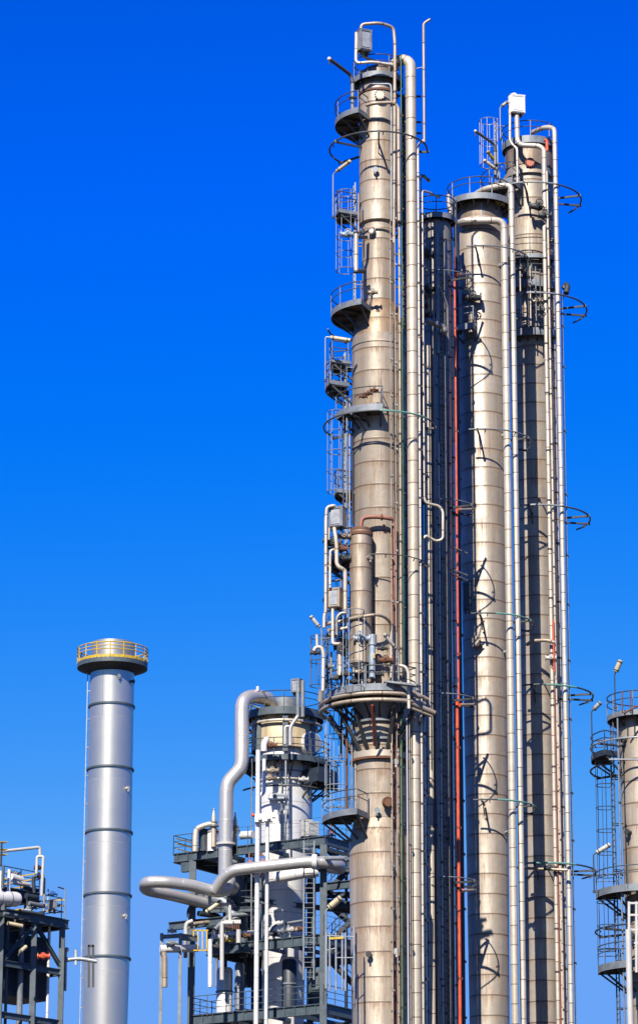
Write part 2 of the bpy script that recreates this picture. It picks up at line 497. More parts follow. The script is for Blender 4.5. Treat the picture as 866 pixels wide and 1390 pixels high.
def riser(label, x, yref, rpx, ytop, Y, mat='pipe', ybot=None, cl=3.3, top=(), name='riser_pipe', bot=(), bend=None, n=14, clmat='dark', cat='pipe'):
    """a true vertical whose centre shows at x on row yref; top: extra (px,py,Y) points before the vertical"""
    X = P(x, yref, Y).x
    r = rpx / scale(yref, Y)
    zt = P(x, ytop, Y).z; zb = P(x, ybot, Y).z if ybot else 0.0
    W = [P(*p) for p in top] + [Vector((X, Y, zt)), Vector((X, Y, zb))] + [P(*p) for p in bot]
    path = rnd(W, bend if bend is not None else max(r * 3, .12))
    ob = MB().tube(path, r, n).build(name, mat); tag(ob, label, cat)
    if cl: clamps(ob, path, r, cl, clmat)
    return ob

def valve(px, py, Y, sz, label, mat='dark', axis=(1, 0, 0), wheel=(0, -1, 0), group='small valves on the columns'):
    c = P(px, py, Y); ax = Vector(axis).normalized(); wv = Vector(wheel).normalized()
    root = empty('valve', c, label, 'valve', group)
    m = MB().tube([c - ax * sz * .7, c - ax * sz * .35, c, c + ax * sz * .35, c + ax * sz * .7], [sz * .22, sz * .28, sz * .42, sz * .28, sz * .22], 12)
    m.build('body', mat, root)
    for e in (-1, 1): MB().disc(c + ax * sz * .72 * e, ax, sz * .42, sz * .12, 14).build('flange', mat, root)
    m = MB().tube([c, c + wv * sz * 1.0], sz * .1, 8)
    m.build('stem', mat, root)
    t1 = wv.orthogonal().normalized(); t2 = wv.cross(t1)
    cc = c + wv * sz * .9
    m = MB().tube([cc + (t1 * math.cos(2 * PI * i / 16) + t2 * math.sin(2 * PI * i / 16)) * sz * .3 for i in range(16)], sz * .05, 6, closed=True)
    for i in range(3):
        q = t1 * math.cos(PI * i / 3) + t2 * math.sin(PI * i / 3)
        m.tube([cc - q * sz * .3, cc + q * sz * .3], sz * .035, 5)
    m.build('handwheel', mat, root)
    return root

def lamp(label, foot, elbow, tip, Y, Ytip=None, mat='lamp', L=1.0, w=.10, pole='galv_l', poler=.035):
    """pole + arm + tubular floodlight; foot/elbow/tip are (px,py); the head spans elbow->tip"""
    Yt = Ytip or Y
    f, e, t = P(foot[0], foot[1], Y), P(elbow[0], elbow[1], Y), P(tip[0], tip[1], Yt)
    e = Vector((f.x, f.y, e.z))
    root = empty('lamp_post', f, label, 'lamp', 'lamp posts on the platforms')
    d = (t - e); st = e + d * .2
    MB().tube(rnd([f, e, st], .25), poler, 8).build('pole', pole, root)
    MB().tube([f, f + Vector((0, 0, .12))], poler * 2.2, 10).build('base_plate', 'dark', root)
    h = MB().tube([st - d * .03, st, st + d * .03, t - d * .03, t], [w * .4, w * .8, w, w, w * .6], 12)
    hd = h.build('lamp_head', mat, root)
    dn = d.normalized(); 
    MB().tube([st + d * .06, t - d * .08], w * 1.08, 12).build('lens', 'lens' if mat != 'lens' else 'lamp', hd) if False else None
    for q in (st + d * .12, t - d * .12): MB().disc(q, d, w * 1.15, .05).build('clip', 'dark', hd)
    return root

def vbox(label, x0, y0, x1, y1, Y, yaw, depth=.8, mat='grey', pmat='panel'):
    """insulated valve box; x0..y1 is its outline on the plane Y"""
    a, b = P(x0, y1, Y), P(x1, y0, Y)
    c = (a + b) / 2; hgt = b.z - a.z; w = (b.x - a.x)
    ya = R_(yaw); ww = w / (math.cos(ya) + abs(math.sin(ya)) * depth)
    root = empty('valve_box', (c.x, c.y, a.z), label, 'equipment box')
    rot = Matrix.Rotation(ya, 3, 'Z')
    dd = ww * depth
    MB().box(c, (ww, dd, hgt * .9), rot).build('casing', mat, root)
    m = MB().box(c + rot @ Vector((0, -dd / 2 - .015, 0)), (ww * .62, .03, hgt * .66), rot)
    m.build('cover_panel', pmat, root)
    t = MB()
    for e in (-1, 1):
        t.box(c + rot @ Vector((e * ww * .42, -dd / 2 - .02, 0)), (.04, .04, hgt * .88), rot)
        t.box(c + rot @ Vector((0, -dd / 2 - .021, e * hgt * .40)), (ww * .8, .03, .035), rot)
    t.build('frame', mat, root)
    MB().box(c + Vector((0, 0, hgt * .45 + .02)), (ww * 1.06, dd * 1.06, .04), rot).build('lid', mat, root)
    for e in (-.3, .25): MB().tube([c + rot @ Vector((e * ww, 0, -hgt * .45)), c + rot @ Vector((e * ww, 0, -hgt * .45 - .2))], .08, 8).build('nozzle', 'dark', root)
    return root

# ================================================================== SETTING
def structure_plane(name, z, size, mat):
    m = MB(); b = [(-size, -size * .2), (size, -size * .2), (size, size), (-size, size)]
    m.v = [Vector((x, y, z)) for x, y in b]; m.f = [(0, 1, 2, 3)]; m.uv = [((0, 0), (1, 0), (1, 1), (0, 1))]
    o = m.build(name, mat, origin=(0, 0, z), smooth=False); o['kind'] = 'structure'; return o
M['ground'] = plain('gravel and concrete', (.055, .05, .045), .9, 0, amt=.3, scl=.05)
M['pad'] = plain('concrete pad', (.07, .066, .06), .85, 0, amt=.2, scl=.3)
structure_plane('ground', 0, 6000, 'ground')
pm = MB().box((0, 190, .075), (90, 110, .15)); o = pm.build('concrete_pavement', 'pad', smooth=False); o['kind'] = 'structure'

# ================================================================== COLUMN 1 (tall left)
Y1 = 168.0
c1 = Column('distillation_column', 'tallest tan clad column with conical steps and curved left-hand platforms', 'column', 514, 400, Y1, 'clad distillation columns')
c1.shell('cap_dark', [(12, 92), (19, 96), (22, 101), (27.5, 102), (27.5, 111), (26, 111.5), (26, 119)], 'top_head')
c1.shell('col_top', [(26, 119), (26, 306)], 'shell')
c1.shell('col_top', [(26.2, 306), (22.5, 307.5), (22.5, 412)], 'shell')
c1.shell('cone', [(22.5, 412), (26, 418), (33, 443), (36.5, 462)], 'cone')
c1.shell('col_a', [(36.5, 462), (36.5, 600), (35.5, 604), (35.5, 1116)], 'shell')
c1.shell('col_a', [(35.5, 1116), (37, 1120), (42.5, 1143), (42.5, 9999)], 'shell')
c1.band(120, 26, .12, 'rust', .06); c1.band(307, 26, .12, 'pipe3', .05); c1.band(1022, 35.5, .35, 'pipe', .12); c1.band(1028, 35.5, .12, 'rust', .2)
c1.band(461, 36.5, .1, 'pipe3', .04); c1.band(600, 36.5, .1, 'pipe3', .04)
c1.platform(98.5, 33, 10, -180, 180, edge=.26, brackets=10, deckmat='dark', rmat='rail')
dk, z1a = c1.platform(148, 58, 27, -150, -28, pyth=-28, edge=.26, brackets=5)
c1.platform(408, 64, 24, -150, -22, pyth=-22, edge=.27, brackets=5)
c1.platform(551, 60, 37, -74, 4, edge=.3, brackets=4, pm='galv')
c1.platform(931, 74, 30, -125, 40, edge=.3, brackets=9, rmat='rail', pm='galv_l', tr=.036)
c1.platform(1103, 78, 38, -92, -24, pyth=-45, edge=.27, brackets=4, pm='galv_l')
c1.platform(523, 72, 44, -112, -66, pyth=-80, edge=.2, brackets=3)      # small ladder landing
c1.platform(290, 58, 30, -110, -66, pyth=-80, edge=.18, brackets=2)
# rings
c1.hoop(178, 66, 27, -128, 92, 'rail', .05, arms=(0, -128, -60, 92))
c1.hoop(557, 75, 37, -125, 88, 'rail', .045, arms=(-125, -30, 88), mat_front=('aqua', 0, 60))
c1.hoop(422, 69, 24, -140, -92, 'rail', .045, arms=(-140,))
c1.hoop(752, 66, 36, -12, 80, 'rail', .03, arms=(80,))
c1.hoop(962, 68, 36, -150, -70, 'rail', .05, arms=(-140,))
# support ring pipes round the big platform
for py, rr, mat in ((940.5, .10, 'pipe3'), (949.5, .11, 'pipe3')):
    z = c1.z(py, 80); R = c1.m(80, py)
    MB().tube(arc(c1.o, R, z, R_(-118), R_(48), 40) , rr, 12).build('ring_header', mat, c1.root)
# diagonal struts under the big platform
zt = c1.z(958, 70); zb = c1.z(1018, 36)
for i, a in enumerate((-105, -78, -52, -30, -8, 16, 40, 62)):
    m = MB()
    p = c1.at(70, a, zt, 950); q = c1.at(36, a * .9, zb, 1018)
    m.ibeam(p, q, .14, .16); m.build('knee_brace', 'rail' if i % 3 else 'dark', c1.root)
m = MB()
zm = c1.z(975, 37); zm2 = c1.z(1000, 37)
for z in (zm, zm2): m.lathe(c1.o, [(c1.m(36, 980), z), (c1.m(40, 980), z), (c1.m(40, 980), z - .12), (c1.m(36, 980), z - .12)], 48)
m.build('brace_ring', 'galv', c1.root)
# fittings
c1.manway(3, 26, 131, .30, 'pipe', depth=.2); c1.manway(-20, 22.5, 315, .2, 'white', depth=.15)
c1.manway(12, 38, 1090, .27, 'rust', depth=.28); c1.lug(-6, 37, 1101); c1.lug(-8, 26, 232)
c1.lug(30, 36, 1035, 'white'); c1.lug(26, 42, 1292, 'white'); c1.lug(-20, 42, 1296, 'dark')
# ladders
c1.ladder(-82, 33, 250, 412, cage=[(262, 300), (300, 368)], cr=.55, ref=330, mat='galv')
c1.ladder(-84, 47, 478, 700, cage=[(490, 535), (560, 668)], cr=.5, mat='galv', ref=580)
c1.ladder(-80, 46, 700, 960, mat='galv', ref=800)
c1.ladder(-80, 46, 962, 1108, cage=[(962, 1000), (1000, 1032), (1036, 1100)], cr=.62, mat='rail', cmat='galv_l', ref=1050, bars=6)
c1.ladder(-27, 66, 832, 934, cage=[(832, 868), (868, 936)], cr=.55, mat='galv_l', ref=880)
c1.ladder(115, 40, 120, 930, mat='rail', ref=500)
# conduits standing against the left of the shell
for i, (x, ya, yb, mt, r) in enumerate(((474.6, 540, 722, 'pipe3', .05), (478.3, 540, 712, 'rail', .045), (482.5, 962, 1120, 'pipe3', .05), (477.5, 962, 1110, 'steelpipe', .045), (470.5, 962, 1105, 'rust', .06))):
    X = P(x, (ya + yb) / 2, Y1 - .6).x
    ob = MB().tube([(X, Y1 - .6, P(0, ya, Y1 - .6).z), (X, Y1 - .6, P(0, yb, Y1 - .6).z)], r, 8).build('conduit', mt, c1.root)

# --- roof gear of column 1
vbox('grey box framed by bent pipe above the summit of the tallest column', 482, 42, 505, 72, 166.2, 24, .9)
pipe('bent cream pipe looping over the grey summit box', [(490, 44, 166), (490, 33, 166), (515, 31, 166), (534, 37, 166.4), (536, 60, 166.4), (534.5, 330, 166.4)], .09, 'pipe3', bend=.3, cl=4)
pipe('cream pipe running beneath the grey summit box to its left upright', [(483.5, 44, 166.2), (483, 86, 166), (505, 84, 166), (533, 88, 166.2)], .085, 'pipe2', bend=.25)
pipe('slanting pale pipe below the grey summit box', [(491, 67, 166.4), (492, 76, 166.4), (510, 84, 166.8), (533, 90, 167.4)], .09, 'pipe', bend=.2)
pipe('short brown pipe hugging the shell under the summit platform', [(497, 143, 166.4), (508, 140, 166.2), (534, 139, 166.3), (540.5, 146, 166.4), (541.5, 300, 166.4)], .1, 'pipe3', bend=.3)
pipe('thin grey hand line under the summit deck', [(505, 114, 166.4), (530, 114, 166.4), (531, 121, 166.4), (531, 300, 166.5)], .05, 'galv_l', bend=.15)
lp = P(0, 98, 0.0001) if False else None
# davit
def davit(label, post_b, post_t, elbow, tip, Y, Yt, r=.11, mat='galv'):
    a, b, c, d = P(*post_b, Y), P(*post_t, Y), P(*elbow, Y), P(*tip, Yt)
    b = Vector((a.x, a.y, b.z))
    root = empty('davit', a, label, 'davit', 'lifting davits')
    MB().tube([a, b], r, 12).build('post', mat, root)
    MB().tube(rnd([b, c, d], .4), r * .9, 12).build('arm', 'rail', root)
    MB().disc(a + (b - a) * .45, (0, 0, 1), r * 2.0, .06).build('collar', 'dark', root); MB().disc(b, (0, 0, 1), r * 1.3, .1).build('collar', 'dark', root)
    MB().sphere(d, r * 1.1).build('end_cap', 'lens', root)
    MB().tube([d + Vector((0, 0, -.1)), d + Vector((0, 0, -.35))], .04, 8).build('hook', 'dark', root)
davit('long dark davit arm swung out left near the summit of the tallest column', (478.5, 150), (478.5, 112), (476.5, 102), (447, 80), 166.8, 165.5)
# big riser
X = P(559, 400, 167).x
riser('fat cream pipe arching off the summit and dropping full height beside the tallest column', 559, 400, 7.4, 83, 167.0, 'pipe', cl=0, top=[(531, 96, 167.8), (540, 80, 167.4)], bend=.75, n=28)
MB_ = MB
riser('thin tall vent pipe with bent dark tip right of the tallest column', 575.2, 120, 1.8, 32, 166.8, 'pipe3', ybot=193, cl=0, top=[(584, 26, 166.8)], bend=.15)
riser('slim pale pipe close on the right of the fat cream riser', 569.6, 610, 1.7, 196, 166.7, 'pipe2', cl=3.0, top=[(575.2, 190, 166.8)], bend=.2)
riser('slim tan pipe from the crooked elbow by the dark column', 574.3, 500, 1.7, 259, 167.2, 'pipe', ybot=676, cl=2.8, top=[(596, 268, 170), (582, 261, 168.6)], bend=.25)
pipe('cream pipe with an outward kink half way up right of the fat riser', [(574.6, 674, 167.2), (578, 683, 167.2), (596, 687, 167.4), (601, 694, 167.4), (601, 732, 167.4), (592, 735, 167.4), (578, 727, 167.2), (574.6, 731, 167.2)], .075, 'pipe', bend=.18)
riser('slim tan pipe below the kink right of the fat riser', 575.0, 900, 1.7, 731, 167.2, 'pipe', cl=3.1)
riser('bright green pipe running down the right of the tallest column', 546.6, 610, .95, 75, 166.6, 'green', cl=5, top=[(530, 80, 167), (545, 74, 166.7)], ybot=900, bend=.1)
riser('green hose-thin pipe continuing below the big round platform', 545.6, 1150, 1.0, 955, 166.6, 'green', cl=0)
riser('tan pipe just left of the bright green pipe', 543.0, 610, 1.7, 262, 166.7, 'pipe3', cl=2.9)
riser('hair-thin brown conduit over the right side of the tallest column', 530.6, 610, .75, 300, 166.2, 'pipe3', cl=2.2, n=8, clmat='steelpipe')
riser('second hair-thin tan conduit over the right side of the tallest column', 536.8, 610, .75, 270, 166.3, 'pipe3', cl=2.6, n=8, clmat='steelpipe')
riser('brown lagged pipe below the big round platform on the shell edge', 532.2, 1200, 1.6, 962, 166.5, 'pipe3', cl=1.6)
riser('dull maroon pipe below the big round platform', 536.4, 1150, 1.1, 958, 166.7, 'dkred', cl=0, n=8)
riser('dark blue shaded pipe below the big round platform', 539.0, 1200, 1.2, 958, 167.3, 'frame_b', cl=0, n=8)
riser('tan thin pipe between maroon and green pipes', 541.6, 1200, 1.1, 958, 166.8, 'pipe3', cl=3, n=8)
riser('dark pipe added to shade the gap beside the fat cream riser', 550.6, 800, 3.0, 130, 169.3, 'dark', cl=3, n=10)  # added near-black pipe so the open gap reads as shade
riser('white thin pipe hard on the left edge of the fat cream riser', 553.2, 1200, 1.0, 935, 166.2, 'white', cl=0, n=8)
riser('slender tan conduit laid over the fat cream riser', 556.6, 1200, .8, 960, 166.2, 'pipe3', cl=5, n=8)
# cable and support clutter behind right of column 1 top
for y in (130, 165, 180, 205, 240, 300, 345, 390, 440, 480, 520, 640, 700, 780, 860, 1040, 1120, 1200):
    MB().bar(P(532, y, 168), P(572, y + 1, 168), .07, .1).build('pipe_support', 'dark', c1.root)
pipe('short pale spacer strut from the fat riser to the vent pipe', [(565, 93, 166.8), (575, 91, 166.8)], .03, 'galv_l')
# level bridle
rt = empty('level_gauge', P(483.5, 372, 165.9), 'short upright gauge pipe beside the narrow upper shell of the tallest column', 'gauge')
MB().tube([P(483.3, 317, 165.9), P(483.3, 368, 165.9)], .125, 14).build('chamber', 'pipe', rt)
for y in (316, 369): MB().disc(P(483.3, y, 165.9), (0, 0, 1), .15, .09).build('flange', 'dark', rt)
MB().tube(rnd([P(483.3, 322, 165.9), P(491, 322, 166.3), P(497, 322, 167)], .1), .1, 8).build('branch', 'dark', rt)
MB().tube(rnd([P(483.3, 368, 165.9), P(495, 368, 166.6)], .1), .13, 8).build('branch', 'dark', rt)
valve(472, 318, 166.4, .5, 'pale blue valve among the upper ladder cage bars', 'lblue')
valve(506, 397, 166.2, .35, 'tan valve at the right end of the curved platform under the gauge pipe', 'pipe3')
for i, (x, y) in enumerate(((500, 534), (508, 530), (493, 538))):
    valve(x, y, 165.9, .3, ['middle brown valve behind the small front balcony rail', 'rightmost brown valve behind the small front balcony rail', 'leftmost brown valve behind the small front balcony rail'][i], 'rust')
lamp('yellow lamp leaning right on a pole above the upper ladder cage', (452, 296), (451, 236), (476, 218), 166.2, 165.6, 'lamp')
lamp('yellow lamp on a pole below the second curved platform', (441.5, 518), (440.5, 457), (476, 462), 166.2, 166.0, 'lamp', w=.11)

c1.ladder(-70, 78, 862, 936, cage=[(866, 932)], cr=.45, ref=890, mat='rail')
c1.ladder(-95, 52, 690, 1030, cage=[(700, 930)], cr=.5, ref=820, mat='rail', cmat='rail')
c1.platform(872, 62, 36, -108, -62, pyth=-80, edge=.18, brackets=3, deckmat='dark')
c1.platform(668, 60, 36, -112, -70, pyth=-80, edge=.18, brackets=2, deckmat='dark')
c1.platform(492, 66, 40, -112, -72, pyth=-80, edge=.14, brackets=2, deckmat='dark')
for i, (x, ya, yb, mt, r) in enumerate(((470.8, 545, 690, 'galv', .05), (466.0, 545, 690, 'rail', .035), (486.5, 262, 320, 'pipe3', .045), (458.0, 880, 935, 'galv_l', .04), (449.5, 885, 935, 'pipe3', .06), (444.5, 862, 938, 'rail', .03), (476.5, 720, 840, 'rail', .05), (463.0, 735, 800, 'galv', .05))):
    q = P(x, (ya + yb) / 2, 166.6)
    MB().tube([(q.x, 166.6, P(0, ya, 166.6).z), (q.x, 166.6, P(0, yb, 166.6).z)], r, 8).build('conduit', mt, c1.root)
for i, (x0, y0, x1, y1) in enumerate(((441, 745, 476, 741), (441, 790, 470, 786), (440, 830, 474, 824), (437, 868, 470, 862), (445, 720, 478, 716))):
    MB().tube([P(x0, y0, 166.2), P(x1, y1, 167.0)], .05, 8).build('stay', ['rail', 'pipe3', 'rail', 'galv', 'rail'][i], c1.root)
for i, (x, y, s_, mt) in enumerate(((450, 862, .35, 'pipe3'), (461, 880, .4, 'dark'), (446, 905, .35, 'galv'), (456, 920, .4, 'rail'), (480, 925, .4, 'dark'), (500, 925, .35, 'pipe3'), (513, 915, .4, 'dark'))):
    valve(x, y, 165.8, s_, ['tan valve high at the left above the big platform', 'dark valve left of the slim vessel foot', 'grey valve by the left rail of the big platform', 'dark valve low by the left rail of the big platform',
          'dark valve in front of the slim vessel foot', 'tan valve between slim vessel foot and relief valve', 'dark valve right behind the silver blue relief valve foot'][i], mt)
# --- condenser vessel on the big platform
YV = 166.15
cv = Column('reflux_drum', 'slim upright tan vessel with a rusty lid in front of the tallest column', 'vessel', 489.6, 800, YV)
cv.shell('rust', [(7, 716), (13.5, 718), (14.4, 722), (14.4, 725)], 'lid')
cv.shell('col_a', [(15.3, 723), (15.3, 902)], 'shell')
cv.band(722, 15.3, .16, 'rust', .05, 'flange')
cv.shell('dark', [(15, 902), (10, 916), (9, 940)], 'skirt')
cv.lug(38, 15.3, 757, 'pipe3')
pipe('rust brown pipe leaving the top of the slim upright vessel and dropping on its right', [(489.5, 718, YV), (490.5, 703, YV), (507, 701, YV - .1), (528, 703, YV), (534.2, 706, YV + .2), (534.6, 730, YV + .4), (534.6, 850, YV + .6)], .12, 'rustpipe', bend=.35, flanges=[(518, 702, YV - .05, (1, 0, 0))], fmat='rust')
pipe('pale pipe continuing the rust brown pipe down to the big platform', [(531.5, 848, YV + .4), (531.5, 928, YV + .4)], .11, 'pipe2')
pipe('arched grey pipe round the slim vessel above the big platform', [(470, 841, YV - .3), (497, 836, YV - .9), (512, 834, YV - .9), (524, 838, YV - .3), (531.5, 848, YV + .4)], .085, 'pipe3', bend=.5)
pipe('twin grey header on the left of the slim vessel upper run', [(440, 848, 165.4), (447, 846, 165.7), (474, 842, 165.6)], .1, 'pipe', bend=.3)
pipe('twin grey header on the left of the slim vessel lower run', [(446, 855, 165.4), (454, 856, 165.7), (472, 852, 165.6)], .09, 'pipe', bend=.3)
# relief valve stack
rv = empty('relief_valve', P(505, 920, 165.6), 'silver blue relief valve pipe standing on the big round platform', 'valve')
MB().tube([P(505, 921, 165.6), P(505.5, 875, 165.6)], .17, 18).build('body', 'lblue', rv)
MB().tube([P(505.5, 876, 165.6), P(505.7, 862, 165.6)], .22, 18).build('bonnet', 'galv_l', rv)
MB().box(P(507.5, 890, 165.4), (.09, .04, .28)).build('name_plate', 'amber', rv)
valve(491, 867, 165.6, .55, 'pale blue valve left of the silver blue relief valve', 'lblue', axis=(1, 0, 0), wheel=(-.3, -1, .3))
valve(519, 880, 165.7, .35, 'dark valve behind the silver blue relief valve on its right', 'dark')
valve(523, 896, 165.4, .5, 'rusty valve low on the big platform beside the pale upright pipe', 'rust')
valve(489, 912, 165.6, .4, 'tan valve at the foot of the slim upright vessel', 'pipe3')
valve(470, 915, 165.6, .4, 'dark valve at the left on the big platform deck', 'dark')
pipe('brown lagged standpipe at the left on the big round platform', [(461, 872, 165.6), (461.5, 917, 165.6)], .13, 'pipe')
pipe('thin rusted drain pipe hanging through the struts under the big platform', [(505, 957, 164.6), (508, 1012, 166)], .07, 'dkred')
lamp('white lamp leaning left on a bent pole at the right of the big round platform', (541, 926), (541, 885), (521, 860), 165.2, 164.8, 'lens')
lamp('white lamp leaning left on a pole at the far left above the big platform', (436.5, 880), (435.5, 855), (421.5, 836), 165.2, 165, 'lens')
# tray on the right of the big platform
tr = MB(); z = P(0, 928, 165).z
q0, q1 = P(525, 926, 165.2), P(567, 931, 164.7)
tr.bar(q0, q1, .5, .1)
o = tr.build('drip_tray', 'galv'); tag(o, 'grey drip tray jutting right off the big round platform', 'tray')
for i, (a, b, rr) in enumerate((((558, 938, 165.6), (582, 950, 166), .09), ((555, 953, 165.4), (590, 968, 166), .13), ((550, 958, 165.4), (586, 972, 166), .08))):
    pipe(['upper', 'middle', 'lower'][i] + ' of three brown stub pipes jutting right under the drip tray', [a, b], rr, 'pipe3', group='stub pipes under the drip tray')
pipe('pale bent pipe from the big platform rail down past the fat riser', [(541, 903, 165.2), (550, 905, 165.2), (554, 912, 165.2), (555, 962, 165.2)], .09, 'pipe2', bend=.2)

# --- left hand boxes and pipes on column 1
vbox('upper dark grey box with bent cream pipe left of the slim vessel', 446, 689, 471, 718, 165.5, -24, .75)
vbox('lower tan grey box left of the slim vessel', 444, 799, 466, 827, 165.5, -22, .75, 'pipe3')
pipe('long cream upright pipe at the far left of the tallest column, bent at the top', [(455, 692, 165.4), (455, 686, 165.2), (443.5, 688, 165.2), (442.4, 705, 165.2), (442, 830, 165.2), (440, 836, 165.2), (439.8, 852, 165.2)], .085, 'pipe2', bend=.2, cl=2.8, clmat='pipe3')
pipe('short cream pipe left below the upper box', [(446.5, 716, 165.4), (446, 733, 165.4)], .075, 'pipe2')
pipe('thick kinked cream pipe under the upper box down to the big platform', [(453.5, 716, 165.3), (456, 732, 165.2), (457, 742, 165.2), (457, 765, 165.2), (460, 770, 165.2), (468.5, 774, 165.3), (468.5, 830, 165.3)], .11, 'pipe', bend=.25)
pipe('cream side pipe with square top beside the long upright pipe', [(455, 746, 165.3), (448.5, 747, 165.2), (448, 760, 165.2), (448, 798, 165.2)], .07, 'pipe2', bend=.12)
pipe('pale pipe under the lower box', [(451.5, 826, 165.4), (451.5, 874, 165.2), (462, 874, 165)], .085, 'pipe', bend=.15)
pipe('grey bent pipe looping right of the lower box', [(457, 862, 165.2), (457, 838, 165.2), (463, 832, 165.2), (470, 832, 165.2)], .08, 'steelpipe', bend=.25)
pipe('cream crook-topped pipe at the left edge of the big platform', [(430, 861, 165), (430.5, 878, 165)], .08, 'pipe2')
pipe('cream crook pipe outside the big platform rail', [(426, 884, 165), (428, 879, 165), (436, 878, 165), (439, 886, 165), (438.4, 938, 165)], .1, 'pipe2', bend=.2)
pipe('fat cream stub at the left end of the ring header', [(436, 937, 165), (435, 952, 165.2)], .14, 'pipe')
for i, (x, y, s_, mt) in enumerate(((452, 738, .5, 'dark'), (461, 745, .55, 'rust'), (466, 758, .5, 'dark'), (445, 734, .35, 'dark'), (467, 728, .45, 'pipe3'), (428, 886, .35, 'dark'))):
    valve(x, y, 165.9, s_, ['dark valve under the upper box of the left cluster', 'rust coloured valve in the middle of the left cluster',
          'dark valve nearest the slim vessel in the left cluster', 'small dark valve on the long upright pipe', 'tan valve right under the upper box', 'small dark valve below the crook pipe'][i], mt)
c1.platform(762, 72, 40, -118, -60, pyth=-80, edge=.2, rails=2, brackets=3, deckmat='dark')
c1.hoop(720, 74, 37, -140, -86, 'rail', .04, arms=())
c1.hoop(795, 76, 37, -140, -70, 'rail', .045, arms=())

# ================================================================== COLUMN 2 (dark, behind)
Y2 = 173.2
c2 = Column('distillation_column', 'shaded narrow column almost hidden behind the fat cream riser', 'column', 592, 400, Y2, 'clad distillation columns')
c2.shell('col_shade', [(5, 297), (14, 299), (19.5, 304), (20, 308), (20, 9999)], 'shell')
c2.platform(290, 26, 12, -180, 180, edge=.25, brackets=8, deckmat='dark')
c2.ladder(12, 27, 312, 9999, mat='rail', ref=700, w=.42)
for i, (x, y0) in enumerate(((586.5, 330), (590.5, 400), (596.4, 350), (606.0, 330), (608.8, 420))):
    q = P(x, 700, 171.3 + .35 * i); MB().tube([(q.x, q.y, 0.1), (q.x, q.y, P(0, y0, q.y).z)], .035 + .012 * (i % 3), 8).build('conduit', ['dark', 'steelpipe', 'rail', 'pipe', 'dark'][i], c2.root)
for y in range(340, 1300, 48):
    MB().bar(P(576, y, 172.4), P(612, y + 1, 172.8), .07, .09).build('pipe_support', 'dark', c2.root)
for py in (366, 677, 941, 1190):
    c2.hoop(py, 50, 19, -20, 122, 'galv', .035, arms=(60, 118), mat_front=None)
valve(573, 400, 172.6, .5, 'tan valve in a gap high between the risers', 'pipe3')
valve(571, 415, 172.6, .4, 'rust valve in a gap high between the risers', 'rust')
for i, (x, y) in enumerate(((578, 345), (582, 392), (585, 428))):
    valve(x, y, 172.4, .5, ['uppermost', 'middle', 'lowest'][i] + ' dark valve beside the shaded column behind the slim tan pipe', 'dark')
riser('fat shaded riser with a lit right edge in front of the shaded column', 582, 700, 5.8, 470, 172.0, 'pipe', cl=0, n=22)
MB2 = None
riser('dark inverted-U vent pipe at the top of the shaded column', 593.5, 400, 2.6, 312, 171.8, 'steelpipe', ybot=480, cl=0, top=[(577, 312, 172.0), (586, 309, 171.9)], bend=.4)
riser('narrow shaded pipe right of the fat shaded riser', 592.2, 700, 1.4, 470, 171.8, 'steelpipe', cl=4)
riser('first slim blue shaded pipe right of the shaded column', 602.0, 610, 1.7, 350, 173.2, 'pipe', cl=2.8)
riser('second slim blue shaded pipe right of the shaded column', 607.4, 610, 1.4, 495, 173.8, 'pipe', cl=2.8)
riser('bent-topped blue shaded pipe left of the long red pipe', 614.4, 610, 2.8, 285, 174.2, 'pipe', cl=3.2, top=[(608.5, 264, 174.2), (609, 280, 174.2)], bend=.35)
riser('long red pipe running up the group between the shaded and centre columns', 619.0, 610, 1.5, 374, 173.1, 'red', ybot=953, cl=6, top=[], clmat='dkred')
riser('thin dark red pipe above the tee of the long red pipe', 617.0, 340, .8, 305, 173.7, 'dkred', ybot=372, cl=0, n=8)
riser('thicker lower run of the long red pipe down to the ground', 621.6, 1100, 2.3, 950, 173.1, 'red', cl=4, n=18, clmat='dkred')
for i, (y, x0, x1, mt) in enumerate(((373, 620, 640, 'steelpipe'), (692, 621, 643, 'pipe3'), (957, 624, 645, 'pipe3'), (1209, 625, 645, 'pipe3'))):
    rt = empty('branch_pipe', P(x0, y, 173.1), ['top', 'second', 'third', 'lowest'][i] + ' short branch pipe with a red tee off the long red pipe', 'pipe', 'branches of the long red pipe')
    MB().tube([P(x0, y, 173.1), P(x1, y - 1, 174.3)], .065, 10).build('pipe_run', mt, rt)
    MB().tube([P(x0 - 1, y, 173.1), P(x0 + 5, y, 173.7)], .1, 12).build('tee', 'red', rt)
for i, (x, r, y0, Yy, mt) in enumerate(((571.2, 3.6, 300, 171.4, 'frame_b'), (594.5, 1.5, 470, 171.9, 'steelpipe'), (598.8, 1.3, 360, 172.5, 'steelpipe'), (610.8, 1.3, 330, 174.4, 'frame_b'), (622.0, 3.2, 330, 176.6, 'frame_b'), (577.8, 2.4, 480, 172.7, 'dark'))):  # the near-black ones are added to close sky gaps with painted shade
    riser(['broad black pipe added to shade the gap behind the slim risers', 'slim grey pipe just right of the lit-edge riser', 'slim grey pipe left of the first blue shaded pipe', 'dark pipe added to shade the gap between two blue shaded pipes', 'dark pipe added to shade the gap close behind the long red pipe', 'dark pipe added to shade the gap behind the slim tan risers'][i], x, 700, r, y0, Yy, mt, cl=3, n=10)
